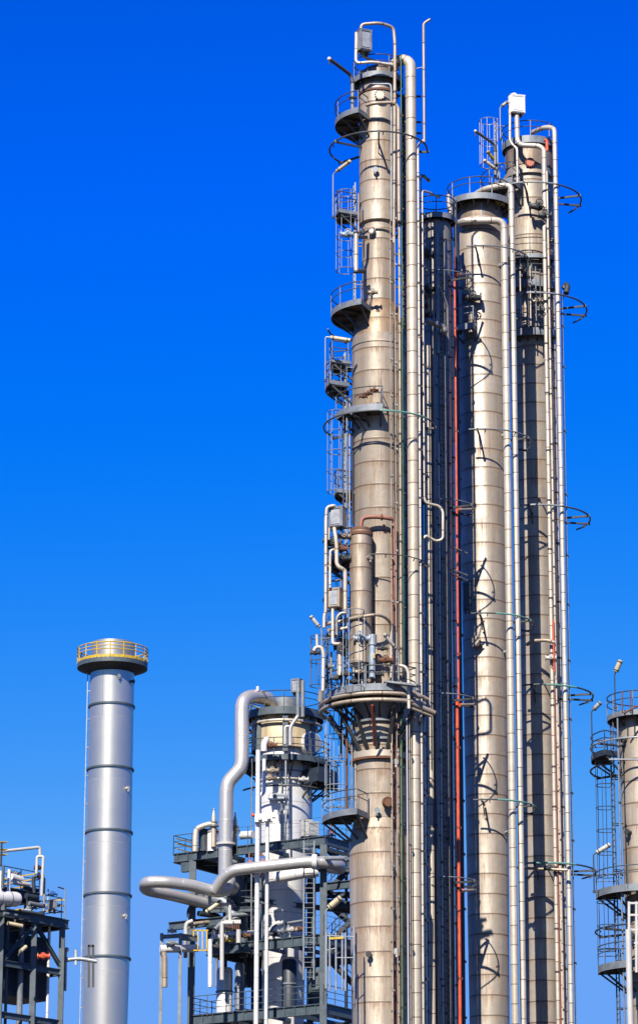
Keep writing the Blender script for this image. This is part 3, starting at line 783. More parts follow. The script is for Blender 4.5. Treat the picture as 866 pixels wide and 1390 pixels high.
# square hooks and struts in the dark group
pipe('dark slanting lagged pipe high in the shaded group', [(579, 434, 170.6), (602, 444, 171), (604, 450, 171), (596, 449, 172.4)], .16, 'steelpipe', bend=.25)
pipe('thin slanting strut above the dark slanting pipe', [(596, 388, 171), (607, 415, 171.5), (608, 480, 172)], .07, 'steelpipe', bend=.2)
for i, y in enumerate((744, 774, 781)):
    riser(['upper', 'middle', 'lower'][i] + ' dark pipe ending in a rod to the right below the kinked pipe', (610.2, 609, 612.5)[i], 900, 1.1, y - 3, 172.6, 'steelpipe', cl=0, n=8, top=[(634, y + 7, 173.4)], ybot=(900, None, None)[i], bend=.12)
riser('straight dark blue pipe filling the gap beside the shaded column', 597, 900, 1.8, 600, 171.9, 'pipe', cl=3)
riser('small pale riser in the shaded group at the right of the fat shaded riser', 571.8, 1000, .9, 735, 168.0, 'pipe2', cl=0, n=8)
lamp('amber lamp at the top of the shaded column', (571.5, 275), (571.5, 236), (583, 246), 173, 172.8, 'amber', w=.09)
# thin conduit forest in the shaded group gaps
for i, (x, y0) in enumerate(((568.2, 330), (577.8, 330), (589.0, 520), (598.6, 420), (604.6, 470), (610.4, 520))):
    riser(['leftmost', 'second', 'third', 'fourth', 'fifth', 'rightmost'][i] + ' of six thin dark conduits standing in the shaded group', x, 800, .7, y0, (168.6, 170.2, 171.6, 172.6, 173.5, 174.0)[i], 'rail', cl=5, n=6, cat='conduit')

# ================================================================== COLUMN 3 (centre)
Y3 = 178.0
c3 = Column('distillation_column', 'broad tan centre column wearing large ring shadows beside the red pipe', 'column', 653.5, 500, Y3, 'clad distillation columns')
c3.shell('cap_dark', [(8, 276), (22, 278), (29, 283), (30, 286), (30, 303)], 'top_head')
c3.shell('col_b', [(30.3, 303), (33.8, 310), (33.8, 9999)], 'shell')
c3.platform(264, 43, 14, -180, 180, edge=.3, brackets=12, deckmat='dark', pm='galv_l')
for py, mt in ((333, None), (582, None), (832, ('aqua', 10, 70)), (1085, ('aqua', 10, 75))):
    c3.hoop(py, 67, 34, -18, 118, 'galv' if mt is None else 'rail', .045, arms=(-8, 62, 112), mat_front=mt)
for th, y in ((48, 360), (55, 591), (52, 885), (50, 1130)): c3.lug(th, 34, y, 'galv_l')
c3.manway(-22, 34, 872, .33, 'pipe3', depth=.18)
c3.platform(440, 52, 36, -52, -14, edge=.3, rails=2, brackets=2, pm='galv_l', rmat='galv_l')
riser('larger of two cream risers on the right face of the centre column', 688.0, 610, 5.1, 300, 176.4, 'pipe2', cl=0, n=24, top=[(624, 303, 177.0), (630, 300, 176.4), (660, 299, 176.2)], bend=.65)
riser('smaller of two cream risers on the right face of the centre column', 698.7, 610, 4.1, 252, 177.0, 'pipe2', cl=0, n=24, top=[(640, 268, 178.6), (655, 257, 177.8), (680, 252, 177.2)], bend=.6)
pipe('short grey post under the centre column deck', [(653, 275, 176.8), (653, 297, 176.8)], .08, 'galv_l')
valve(640, 272, 177.2, .4, 'small dark valve under the left of the centre column deck', 'dark', group='small valves under the centre column deck')
valve(664, 274, 177.2, .4, 'small dark valve under the middle of the centre column deck', 'dark', group='small valves under the centre column deck')
valve(640, 404, 176.2, .7, 'dark round valve beside the shadow edge of the centre column', 'dark')
valve(675, 276, 177.3, .5, 'amber valve under the right of the centre column deck', 'amber')
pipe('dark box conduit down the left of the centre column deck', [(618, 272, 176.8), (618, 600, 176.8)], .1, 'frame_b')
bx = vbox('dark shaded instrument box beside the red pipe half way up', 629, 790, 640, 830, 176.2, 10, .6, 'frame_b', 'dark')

# ================================================================== COLUMN 4 (right, behind)
Y4 = 182.8
c4_ = Column('distillation_column', 'right-hand column with brown cap and red round cover near its top', 'column', 719.5, 300, Y4, 'clad distillation columns')
c4_.shell('cap_dark', [(8, 192), (24, 193), (31, 196), (33, 201), (33, 234)], 'top_head')
c4_.shell('col_c', [(32, 234), (32, 9999)], 'shell')
c4_.band(232, 33, .22, 'pipe3', .12)
c4_.platform(187, 36, 12, -180, 180, edge=.36, brackets=10, deckmat='dark', pm='galv_l')
c4_.platform(243, 66, 34, -125, -24, pyth=-24, edge=.28, brackets=5)
c4_.manway(-2, 33, 222, .28, 'redcap', depth=.14)
for py, mt in ((247, None), (397, None), (685, None), (929, ('aqua', 5, 40)), (1171, ('aqua', -20, 35))):
    c4_.hoop(py, 69 if py < 300 else 74, 33, -25, 128, 'rail', .05, arms=(-10, 70, 100), mat_front=mt or ('galv_l', -25, 25))
for py in (372, 438):
    c4_.platform(py + 10, 42, 32, -60, 55, edge=.36, brackets=6, deckmat='dark', mat='galv', rmat='rail')
c4_.platform(346, 46, 32, -50, 40, edge=.2, brackets=5, deckmat='dark')
c4_.ladder(-78, 46, 163, 245, cage=[(165, 225)], cr=.55, mat='galv', cmat='galv_l', ref=200, bars=6)
for th, y in ((40, 964), (35, 1265), (40, 690)): c4_.lug(th, 33, y, 'galv_l')
for i in range(8):
    x = 704 + (i * 5.1) % 33; y = 352 + i * 11.5
    valve(x, y, 180.2, .45, ['topmost', 'second', 'third', 'fourth', 'fifth', 'sixth', 'seventh', 'lowest'][i] + ' dark valve in the crowded mid platforms of the right-hand column', ['dark', 'pipe3', 'rail', 'galv'][i % 4], group='valves on the mid platforms of the right-hand column')
for i, x in enumerate((706, 710, 716, 719.5, 727, 733)):
    riser(['leftmost', 'second', 'third', 'fourth', 'fifth', 'rightmost'][i] + ' of six short uprights in the crowded platforms of the right-hand column', x, 400, (.9, .7, 1.4, 1.0, .8, .9)[i], 350 + i * 3, 180.0, ['pipe', 'rail', 'pipe3', 'pipe', 'galv', 'rail'][i], ybot=442, cl=0, n=8)
vbox('white box on a stout pipe above the right-hand column', 690, 130, 712, 156, 180.8, 14, .6, 'enamel', 'enamel')
pipe('stout cream pipe under the white box bending right and down', [(700.8, 152, 180.8), (701.5, 175, 180.8), (702, 192, 180.8), (707, 197, 180.6), (731, 198, 180.4), (737.8, 203, 180.4), (739, 285, 180.4)], .15, 'pipe2', bend=.4, n=16)
pipe('slim cream pipe left under the white box with a small jog', [(692, 133, 180.6), (691.6, 190, 180.6), (694, 195, 180.6), (701.5, 202, 180.4), (702, 248, 180.4)], .075, 'pipe2', bend=.18)
pipe('bent white hood pipe over the white box', [(691.5, 140, 180.6), (691.5, 132, 180.6), (698, 127, 180.6), (701, 131, 180.6)], .1, 'white', bend=.1)
riser('tall outer cream pipe arching off the right-hand column summit', 760.4, 610, 3.3, 176, 180.4, 'pipe2', cl=0, top=[(722, 180, 182.2), (738, 173, 181.2), (748, 173, 180.8)], bend=.55, n=18)
riser('outermost thin grey pipe on the far right of the group', 766.2, 610, 1.1, 395, 180.9, 'galv_l', cl=3.4, n=8)
riser('cream slim riser nearest the face of the right-hand column', 743.5, 610, 2.7, 308, 180.2, 'pipe2', cl=2.9, top=[(741.5, 307, 180.3)], bend=.1)
riser('tan slim riser second from the face of the right-hand column', 748.6, 610, 1.6, 232, 180.0, 'pipe', cl=2.5)
riser('shaded blue riser behind the outer pipes of the right-hand column', 754.0, 610, 2.5, 300, 181.8, 'pipe', cl=3)
riser('thin red pipe between the slim risers of the right-hand column', 745.2, 330, 1.0, 288, 180.7, 'dkred', ybot=372, cl=0, n=8)
riser('second thin red pipe lower down beside the right-hand column', 751.5, 900, 1.3, 842, 179.8, 'red', ybot=912, cl=0, n=8)
riser('long dark red pipe at the lower right of the right-hand column', 757.5, 1200, .9, 935, 179.9, 'dkred', cl=0, n=8)
riser('lower cream pipe between the outer pipes of the right-hand column', 762.0, 1250, 1.5, 955, 180.0, 'pipe', cl=3, n=10)
pipe('short red pipe hooked on the summit of the right-hand column', [(738, 190, 180.6), (742, 191, 180.6), (742, 205, 180.6)], .1, 'red', bend=.1)
pipe('tan branch pipe round the right-hand column above the slanting lug', [(715, 875, 180.6), (722, 870, 180.2), (742, 869, 179.8), (752, 872, 179.8)], .1, 'pipe3', bend=.2)
pipe('long grey strut lying across the lower right-hand column', [(702, 1178, 180.4), (770, 1181, 179.6)], .08, 'pipe3')
pipe('dark crooked vent stub on the far right pipe', [(764.5, 392, 180.8), (768, 386, 180.8), (770, 389, 180.6), (768, 398, 180.4)], .16, 'dark', bend=.1)
davit('grey davit arm at the left of the right-hand column summit', (672, 240), (672, 205), (671, 196), (645, 178), 180.8, 180.0, .09)
lamp('amber lamp angled down inside the ladder cage left of the right-hand summit', (676, 243), (674, 224), (661, 205), 181, 180.5, 'amber', w=.1)
lamp('white tubular lamp angled down left of the brown cap', (678, 247), (676, 233), (656, 217), 180.4, 180, 'lens', w=.11)
lamp('white lamp on a tall thin pole beside the white summit box', (679, 190), (679, 146), (689, 138), 180.9, 180.7, 'lens', w=.1)
valve(739, 292, 180.2, .5, 'dark valve below the stout cream pipe of the right-hand column', 'dark')
valve(731, 280, 180.6, .7, 'dark boxy valve on the right side of the right-hand column', 'dark')
valve(745, 1178, 179.9, .4, 'dark valve at the long grey strut of the right-hand column', 'dark')
valve(747, 893, 179.9, .4, 'white valve at the tan branch pipe of the right-hand column', 'white')

# ================================================================== far right column
Y6 = 168.0
c6 = Column('distillation_column', 'tan column cut by the right edge of the picture with blue ladder cages', 'column', 872, 1000, Y6, 'clad distillation columns')
c6.shell('col_c', [(8, 968), (24, 970), (31, 977), (32.5, 984), (32.5, 9999)], 'shell')
c6.platform(965, 47, 12, -180, 180, edge=.22, brackets=10, deckmat='rust', mat='galv', rmat='frame_b')
c6.platform(1024, 70, 46, -108, -52, pyth=-70, edge=.25, brackets=3, mat='frame_b', rmat='frame_b', pm='frame_b')
c6.platform(1205, 68, 34, -100, 10, pyth=-40, edge=.3, brackets=5, mat='galv', rmat='frame', pm='frame')
c6.platform(1308, 68, 34, -100, 10, pyth=-40, edge=.3, brackets=5, mat='galv', rmat='frame', pm='frame')
c6.ladder(-78, 44, 972, 1208, cage=[(1036, 1190)], cr=.5, mat='frame_b', cmat='frame_b', ref=1080)
c6.ladder(-78, 44, 1210, 9999, cage=[(1225, 1290)], cr=.55, mat='frame_b', cmat='frame_b', ref=1250)
for py in (1000, 1253): c6.hoop(py, 71, 33, -130, -20 if py > 1100 else 30, 'frame_b' if py > 1100 else 'galv_l', .045, arms=(-120, -60))
c6.hoop(1031, 72, 33, -128, -60, 'frame_b', .05, arms=(-125,))
c6.lug(-50, 33, 1005, 'dark'); c6.lug(-45, 33, 1130, 'dark'); c6.lug(-40, 33, 1270, 'dark')
lamp('amber lamp on a thin pole standing on the far right column summit', (834.5, 962), (834, 916), (842, 896), 166.8, 166.6, 'lamp', w=.13, pole='frame_b')
lamp('grey lamp on a dark pole at the upper left landing of the far right column', (803.5, 1030), (802, 966), (815, 953), 166.6, 166.4, 'galv_l', w=.12, pole='frame_b')
lamp('grey lamp on a dark pole at the lower landing of the far right column', (806, 1212), (805, 1160), (828, 1146), 166.4, 166.2, 'lens', w=.12, pole='frame_b')
pipe('rusted handrail rod on the far right column summit', [(846, 968, 165.6), (866, 958, 165.8), (880, 955, 166)], .05, 'rust')
for i, x in enumerate((844, 855)):
    pipe(['left', 'right'][i] + ' rusty rod upright on the far right column summit', [(x, 938, 165.9), (x, 968, 165.9)], .04, 'rust', name='rod', cat='rod')
pipe('grey cross pipe reaching out right of the upper landing', [(826, 1031, 166), (880, 1031, 166)], .05, 'galv_l')
m = MB()
for x in (853, 863, 874): m.bar(P(x, 1224, 165.4), P(x, 1320, 165.4), .12, .12)
for y in (1226, 1242, 1262, 1280): m.bar(P(852, y, 165.4), P(876, y, 165.4), .1, .1)
tag(m.build('ladder_frame', 'white'), 'white ladder-like frame at the bottom right corner', 'frame')
riser('white square duct at the bottom right corner', 852.5, 1280, 4.2, 1262, 164.8, 'white', cl=0)
riser('grey thin pipe down the left edge of the far right column', 840.5, 1100, 1.2, 975, 166.2, 'galv', cl=3, n=8)

# ================================================================== STACK
YS = 270.0
cs = Column('chimney_stack', 'smooth silver chimney with a round yellow railed platform near its top', 'chimney', 149, 1100, YS)
k_ = [(28.0, 875), (29.6, 874), (29.6, 868 + 6), (29.6, 960), (31.5, 1290), (33, 9999)]
cs.shell('stack', [(28.3, 890), (28.3, 874), (29.8, 874), (29.9, 960), (30.6, 1125), (31.6, 1300), (33, 9999)], 'shell', 72)
for py, r in ((953, 30), (1039, 30.5), (1125, 30.8), (1211, 31.3), (1297, 31.8)):
    cs.band(py, r, .15, 'frame', .11)
dk, z = cs.platform(889, 47, 29.5, -180, 180, edge=.2, rails=3, rh=1.15, mat='yellow', rmat='yellow', brackets=16, deckmat='dark', post=16, tr=.055)
z0 = z
MB().lathe(cs.o, [(cs.m(47, 890), z0 - .5), (cs.m(47.6, 890), z0 - .5), (cs.m(47.6, 890), z0 - .13), (cs.m(46, 890), z0 - .13)], 48).build('platform_skirt', 'frame', cs.root)
MB().lathe(cs.o, [(cs.m(30, 890), z0 - .95), (cs.m(46.9, 890), z0 - .49), (cs.m(46.9, 890), z0 - .45), (cs.m(30, 890), z0 - .45)], 48).build('platform_cone', 'dark', cs.root)
cs.ladder(-86, 33.5, 905, 9999, mat='galv_l', ref=1100, w=.4)
cs.lug(50, 31, 1070, 'lens'); cs.lug(50, 31.5, 1243, 'lens'); cs.lug(65, 30, 925, 'dark'); cs.lug(20, 30, 918, 'galv')

# ================================================================== REACTOR COLUMN (centre left, silver)
Y5 = 206.0
c5 = Column('reactor_column', 'white silver reactor column with two railed decks behind the thick silver pipe', 'column', 386, 1080, Y5)
c5.shell('silver', [(38, 1018), (38, 1168), (30.5, 1192), (30.5, 9999)], 'shell')
c5.shell('gold', [(12, 964), (34, 966), (42, 970), (45, 977), (45, 1022)], 'dome')
c5.shell('galv', [(18, 950), (18, 972)], 'neck')
c5.platform(962, 52, 16, -180, 180, edge=.4, brackets=14, rh=1.2, deckmat='frame_b', mat='frame', rmat='frame_b')
c5.platform(1026, 62, 38, -180, 180, edge=.3, brackets=14, rh=1.2, deckmat='frame_b', mat='frame', rmat='frame')
c5.platform(1044, 72, 38, 40, 100, edge=.8, brackets=4, rh=1.0, deckmat='frame_b', mat='frame_b', rmat='frame_b')
zz = c5.z(977, 50)
MB().tube(arc(c5.o, c5.m(50, 977), zz, -PI, PI, 48), .09, 8).build('ring_header', 'pipe2', c5.root)
for py in (1056, 1066): c5.hoop(py, 62 if py == 1066 else 44, 38, -62, 100, 'rail' if py == 1066 else 'pipe2', .06, arms=(95,))
for th in (-48, 2, 55):
    z0_ = c5.z(1020, 46); z1_ = c5.z(968, 46); p = c5.at(47, th, 0, 990)
    MB().bar((p.x, p.y, z0_), (p.x, p.y, z1_), .35, .25).build('deck_leg', 'frame', c5.root)
# yellow inner rails
for i, (th0, th1, py, rr) in enumerate(((-70, -45, 1018, 58), (60, 78, 1026, 60), (-30, 0, 960, 46), (40, 80, 958, 48))):
    m = MB()
    for dz in (.5, .8, 1.1): m.tube(arc(c5.o, c5.m(rr, py), c5.z(py, rr, th0) + dz - .2, R_(th0 + 180 if i > 1 else th0), R_(th1 + 180 if i > 1 else th1), 8), .05, 6)
    m.build('yellow_rail', 'yellow', c5.root)
# end-on manway drum at right
p = P(424, 1008, 204.5)
m = MB().tube([p + Vector((-1.0, 1.5, 0)), p + Vector((-.1, .15, 0)), p], [.76, .76, .70], 28); m.build('side_drum', 'silver', c5.root)
MB().disc(p + Vector((.03, -.05, 0)), (.67, -1, 0), .62, .06, 28).build('drum_end', 'grey', c5.root)
c5.manway(-20, 38, 1083, .3, 'silver', depth=.2); c5.band(1045, 38, .1, 'galv_l', .03)
zl = c5.z(1072, 40)
# ladder and thin uprights in front of reactor column
c5.ladder(2, 44, 1032, 1140, mat='galv', ref=1080, w=.4)
for i, (x, ya, yb, rr, mt) in enumerate(((342, 1030, 1300, .05, 'galv'), (388, 1030, 1140, .06, 'galv_l'))):
    pipe(['left thin grey upright in front of the reactor column', 'right thin grey upright on the face of the reactor column'][i], [(x, ya, 203.2), (x + (-.8 if i == 0 else 0), yb, 203.2)], rr, mt)
# summit box
vbox('tall grey cabinet on posts above the reactor column top deck', 395, 922, 411, 942, 202.6, -25, .8, 'grey', 'panel')
for i, x in enumerate((404.5, 411)):
    pipe(['left', 'right'][i] + ' grey post carrying the cabinet over the reactor column', [(x, 926 if i == 0 else 924, 202.4), (x, 973, 202.4)], .13, 'galv', name='post', cat='post')
pipe('pale bent drain pipe from the reactor top deck to the middle deck', [(404.5, 972, 202.2), (396, 984, 202.2), (394, 990, 202.2), (394, 1012, 202.2)], .12, 'silverpipe', bend=.2)
pipe('white small inverted-U pipe on the reactor dome', [(387, 1010, 202.2), (387, 986, 202.2), (393, 986, 202.2)], .08, 'white', bend=.15)
pipe('white round-topped pipe standing on the reactor middle deck', [(358.5, 1020, 202), (358.5, 1010, 202), (362, 1004, 202.6)], .2, 'silver', bend=.1)
valve(368, 1012, 202.3, .5, 'red brown valve on the reactor middle deck', 'rust', group='valves round the reactor column')
valve(370, 1046, 202.6, .5, 'tan valve just under the reactor middle deck', 'pipe3', group='valves round the reactor column')
valve(366, 1056, 202.6, .5, 'lower tan valve under the reactor middle deck', 'pipe3', group='valves round the reactor column')
valve(412, 1058, 202.8, .4, 'small white valve on the reactor column ring', 'white', group='valves round the reactor column')
m = MB().box(P(378, 1083, 202.9), (.75, .3, .14)).box(P(378, 1079, 202.9), (.75, .3, .14)); tag(m.build('bracket_shelf', 'galv_l'), 'small louvred shelf on the face of the reactor column', 'shelf')
# big silver pipe
pipe('thick silver pipe arching off the reactor top and dropping through the steel deck',
     [(368, 962, 205.5), (366, 949, 205), (345, 944, 204), (328.5, 950, 203), (328.5, 1035, 202.6), (326, 1044, 202.6), (309.5, 1062, 202.3), (307.5, 1075, 202.3), (306, 1196, 202.3), (316, 1206, 203.4)],
     .44, 'silverpipe', bend=1.0, n=32, name='silver_transfer_pipe')
MB().disc(P(307, 1146, 202.3), (0, 0, 1), .62, .14).build('pipe_collar', 'white', None)
tag(bpy.data.objects['pipe_collar'], 'pale collar round the thick silver pipe at the steel deck', 'collar')
pipe('small lifting lug on top of the thick silver pipe', [(350, 938, 203.8), (350, 932, 203.8)], .1, 'silver', name='lug', cat='lug')
# horizontal pipe H and loop
pipe('long silver pipe crossing in front of the reactor column',
     [(440, 1176, 203), (463, 1180, 200.5), (461, 1174, 198.6), (425, 1169, 198.0), (370, 1175, 198.4), (318, 1181, 198.9), (304, 1190, 199.2), (291, 1210, 199.6)], .36, 'silverpipe', bend=.9, n=28, name='silver_transfer_pipe')
pipe('hairpin loop of silver pipe sticking out left from the steel structure',
     [(313, 1194, 200.6), (304, 1212, 200.0), (282, 1208, 199.6), (262, 1202, 199.2), (225, 1197, 198.6), (198, 1197, 198.6), (196, 1208, 200.6), (225, 1213, 201.8), (262, 1222, 203.6), (300, 1232, 205.2)], .36, 'silverpipe', bend=.95, n=28, name='silver_transfer_pipe')
MB().disc(P(427, 1170, 198.0), (1, -.05, 0), .46, .3, 28).build('flange', 'silver')
tag(bpy.data.objects['flange'] if 'label' not in bpy.data.objects['flange'] else None, None) if False else None
fl = [o for o in bpy.data.objects if o.name.startswith('flange') and o.parent is None][0]
tag(fl, 'pale flange on the long silver crossing pipe by the right steel post', 'flange')
pipe('second silver pipe behind the long silver crossing pipe', [(372, 1192, 201.6), (415, 1184, 201.2), (432, 1182, 201.2)], .36, 'silver', bend=.4, n=20)
riser('left of two white pipes standing before the reactor column', 349.2, 1200, 3.3, 1018, 199.2, 'silver', cl=0, n=18)
riser('right of two white pipes standing before the reactor column', 362.6, 1200, 2.6, 1103, 199.2, 'silver', cl=0, n=18)
riser('silver pipe with an elbow from the reactor middle deck', 358.6, 1050, 2.7, 1030, 200.6, 'silver', ybot=1076, cl=0, bot=[(350, 1082, 200.4)], bend=.2)
for i, (x, y, w) in enumerate(((352.5, 1111, .55), (364.5, 1110, .5))):
    rt = empty('valve_block', P(x, y + 6, 199), ['left', 'right'][i] + ' silver block valve clamped on the white pipes', 'valve', 'block valves on the white pipes')
    MB().box(P(x, y, 199), (w, .5, .5)).build('body', 'silver', rt)
    MB().disc(P(x, y, 198.7), (0, 1, 0), .12, .2).build('hub', 'white', rt)
    MB().tube([P(x + 4, y, 199), P(x + 10, y, 199)], .04, 6).build('spindle', 'rustpipe', rt)

# ------------------------------------------------------------------ steel structure round the reactor
A = P(237, 1158, 205.0); B = P(441, 1136, 199.0)
zD = (A.z + B.z) / 2
u = Vector((B.x - A.x, B.y - A.y, 0)); LU = u.length; u.normalize()
w_ = Vector((-u.y, u.x, 0))
if w_.y < 0: w_ = -w_
A0_ = Vector((A.x, A.y, 0))
st = empty('steel_structure', (A.x, A.y, 0), 'blue grey steel frame with railed decks carrying the reactor column', 'steel frame')
def SP(a, b, z): return A0_ + u * a + w_ * b + Vector((0, 0, z))
DEP = 7.5
def rail_line(pts, z, h, mat, parent, rails=3, spacing=1.35, name='railing', r=.03):
    m = MB()
    for kk in range(rails):
        zz = z + h * (1 - kk / rails)
        m.tube([Vector((p.x, p.y, zz)) for p in pts], r if kk == 0 else r * .8, 6)
    for i in range(len(pts) - 1):
        L = (pts[i + 1] - pts[i]).length; nn = max(1, round(L / spacing))
        for j in range(nn + 1):
            p = pts[i] + (pts[i + 1] - pts[i]) * (j / nn)
            m.tube([Vector((p.x, p.y, z - .1)), Vector((p.x, p.y, z + h))], r, 6)
    return m.build(name, mat, parent)
def level(z, a0, a1, b1, rails=True, beam=.55, mat='frame', yrail=None):
    m = MB().ibeam(SP(a0, 0, z - beam / 2), SP(a1, 0, z - beam / 2), .25, beam)
    m.ibeam(SP(a0, 0, z - beam / 2), SP(a0, b1, z - beam / 2), .25, beam)
    m.ibeam(SP(a1, 0, z - beam / 2), SP(a1, b1, z - beam / 2), .25, beam)
    m.ibeam(SP(a0, b1, z - beam / 2), SP(a1, b1, z - beam / 2), .25, beam)
    n_ = int((a1 - a0) / 1.5)
    for i in range(1, n_):
        a = a0 + (a1 - a0) * i / n_
        m.bar(SP(a, .15, z - .22), SP(a, b1, z - .22), .12, .25)
    # web stiffeners
    for i in range(int((a1 - a0) / .75)):
        a = a0 + .3 + i * .75
        m.bar(SP(a, -.08, z - beam), SP(a, -.08, z), .03, .1)
    bm = m.build('deck_frame', mat, st)
    d = MB()
    # deck plates on either side of the reactor column opening
    d.box(SP((a0 + a1) / 2, .55, z + .03), ((a1 - a0), 1.0, .05), Matrix.Rotation(math.atan2(u.y, u.x), 3, 'Z'))
    d.box(SP(a0 + .9, b1 / 2 + .55, z + .031), (1.7, b1 - 1.2, .05), Matrix.Rotation(math.atan2(u.y, u.x), 3, 'Z'))
    d.box(SP(a1 - .5, b1 / 2 + .55, z + .031), (.9, b1 - 1.2, .05), Matrix.Rotation(math.atan2(u.y, u.x), 3, 'Z'))
    d.build('deck_plate', 'frame_b', bm)
    if rails:
        rail_line([SP(a0, b1, 0), SP(a0, -.1, 0), SP(a1, -.1, 0), SP(a1, b1, 0)], z, 1.15, 'frame', bm)
    return bm
lv = level(zD, 0, LU, DEP)
m = MB()
for dz in (.35, .68, 1.0): m.bar(SP(.08, .1, zD + dz), SP(.08, 3.4, zD + dz), .05, .06)
m.build('yellow_rail', 'yellow', lv)
zL = P(0, 1281, 202.5).z
zz_ = P(PX, 1275, 201).z
lv2 = level(zz_, 2.6, LU, DEP, beam=.6)
for (a, b) in ((1.35, 0.0), (LU - .15, -.02), (1.35, DEP - .2), (LU - .2, DEP), (5.2, DEP)):
    m = MB().ibeam(SP(a, b + .1, 0), SP(a, b + .1, zD - .56), .42, .5, up=Vector((0, 1, 0))); m.build('post', 'frame', st)
m = MB()
m.ibeam(SP(1.35, .2, zz_ + 3.4), SP(LU - .2, DEP - .2, zz_ + 2.2), .25, .3)
m.ibeam(SP(-0.6, .4, zz_ + 1.55), SP(3.5, .4, zz_ + 1.55), .3, .5)
m.ibeam(SP(1.4, DEP - .6, zz_ + .2), SP(4.6, DEP - .6, zD - .6), .2, .25)
m.ibeam(SP(1.35, DEP - .2, zD - 1.6), SP(LU, DEP - .2, zD - 1.6), .25, .5)
m.build('bracing', 'frame', st)
m = MB()
m.bar(SP(.55, .1, zD - .9), SP(1.4, .1, zD - .9), .3, .6); m.build('cantilever', 'frame', lv)
# caged access ladder on the structure
def flat_ladder(parent, x, Y, y0, y1, mat, w=.5, name='ladder'):
    a = P(x, y0, Y); b = P(x, y1, Y); b = Vector((a.x, a.y, b.z))
    m = MB()
    for e in (-1, 1): m.bar(Vector((a.x + e * w / 2, a.y, b.z)), Vector((a.x + e * w / 2, a.y, a.z)), .08, .05)
    z = b.z + .15
    while z < a.z: m.tube([(a.x - w / 2, a.y, z), (a.x + w / 2, a.y, z)], .022, 5); z += .3
    return m.build(name, mat, parent)
flat_ladder(st, 419.5, 198.6, 1141, 1330, 'galv', .62)
# dark pipework and vessels inside the structure
riser('dark grey elbow pipe inside the steel structure under the hairpin loop', 345, 1250, 3.4, 1170, 205.5, 'frame_b', cl=0)
pipe('dark bent duct inside the steel structure', [(280, 1216, 204.5), (300, 1222, 204.4), (314, 1232, 204.2), (318, 1250, 204)], .42, 'galv', bend=.8)
pipe('pale white drop pipe under the hairpin loop', [(285, 1208, 200.4), (285, 1230, 200.4), (296, 1229, 200.4), (312, 1227, 200.4), (312.5, 1250, 200.4)], .11, 'white', bend=.2)
pipe('grey duct behind the hairpin loop', [(322, 1178, 205), (330, 1205, 205), (331, 1300, 205)], .28, 'frame', bend=.5)
cov = MB().box(P(316, 1252, 200.4), (1.0, .6, .22)); o = cov.build('pipe_manifold', 'white'); tag(o, 'white topped manifold with rusty fins by the lower deck rail', 'manifold')
m = MB()
for i in range(8): m.box(P(307.5 + i * 2.4, 1259, 200.4), (.06, .5, .32))
m.build('fin', 'rust', o)
pipe('white upright pipe at the left of the lower deck', [(317, 1253, 199.6), (302, 1253, 199.8), (301.5, 1258, 199.8), (301.5, 1330, 199.8)], .13, 'white', bend=.15)
pipe('short white pipe under the manifold', [(324, 1262, 200.2), (324, 1280, 200.2)], .15, 'white')
pipe('pale upright pipe on the lower left of the structure', [(285.5, 1275, 199.9), (285.5, 1340, 199.9)], .14, 'silver')
pipe('cream crook pipe under the small left beam', [(262, 1250, 203), (254, 1253, 203), (252.5, 1258, 203), (252.5, 1272, 203)], .13, 'white', bend=.2)
for i, (x, y0, y1, Yy, r, mt) in enumerate(((322, 1168, 1275, 206.5, .22, 'frame_b'), (328.5, 1165, 1290, 206, .12, 'galv'), (334, 1165, 1340, 205.5, .1, 'frame'), (339.5, 1160, 1340, 206.5, .3, 'frame_b'), (311, 1165, 1200, 207, .3, 'frame_b'), (295, 1240, 1340, 206, .1, 'galv'), (306, 1236, 1340, 206, .16, 'frame_b'), (426, 1145, 1340, 203.5, .14, 'frame'))):
    MB().tube([P(x, y0, Yy), Vector((P(x, y0, Yy).x, Yy, P(x, y1, Yy).z))], r, 10).build('drain_pipe', mt, st)
m = MB()
for (x0, x1, y, Yy) in ((276, 350, 1217, 206), (276, 352, 1236, 204.5), (315, 352, 1196, 205.5), (276, 350, 1172, 207)): m.ibeam(P(x0, y, Yy), P(x1, y - 2, Yy - 1), .2, .3)
m.build('bracing', 'frame', st)
for (x0, x1, y, Yy) in ((276, 347, 1236, 204.4), (318, 350, 1196, 205.4)):
    rail_line([P(x0, y, Yy), P(x1, y, Yy - 1)], P(x0, y, Yy).z, 1.1, 'frame_b', st)
for i, (pts, r, mt) in enumerate((([(252, 1300, 203), (252, 1262, 203), (262, 1254, 203.4), (300, 1250, 204.6)], .12, 'pipe3'), ([(292, 1262, 203), (310, 1243, 203.6), (345, 1240, 204)], .14, 'galv'),
      ([(300, 1168, 206), (320, 1170, 206), (326, 1180, 206), (326, 1212, 206), (340, 1218, 206)], .2, 'frame'), ([(286, 1290, 202), (286, 1272, 202), (330, 1266, 203), (345, 1266, 203)], .12, 'silver'),
      ([(366, 1268, 202.2), (372, 1256, 202.6), (410, 1250, 203)], .09, 'galv'), ([(270, 1240, 204), (296, 1243, 205), (312, 1262, 205)], .18, 'frame_b'), ([(256, 1245, 203.5), (256, 1232, 203.5), (275, 1229, 204.2), (340, 1226, 206)], .1, 'frame_b'))):
    pipe(['tan crook pipe at the lower left of the structure', 'grey bent pipe behind the white manifold', 'blue grey pipe dropping behind the hairpin loop crossing', 'thin silver pipe along the lower deck rail left of the white pipes',
          'thin grey pipe rising across the reactor foot', 'black bent pipe left of the white manifold', 'thin dark pipe running under the hairpin loop'][i], pts, r, mt, bend=.4, n=12)
bw = MB()
for i in range(9): bw.box(P(284 + i * 7, 1275, 207.5), (.3, .25, 1.6 + .5 * (i % 3)))
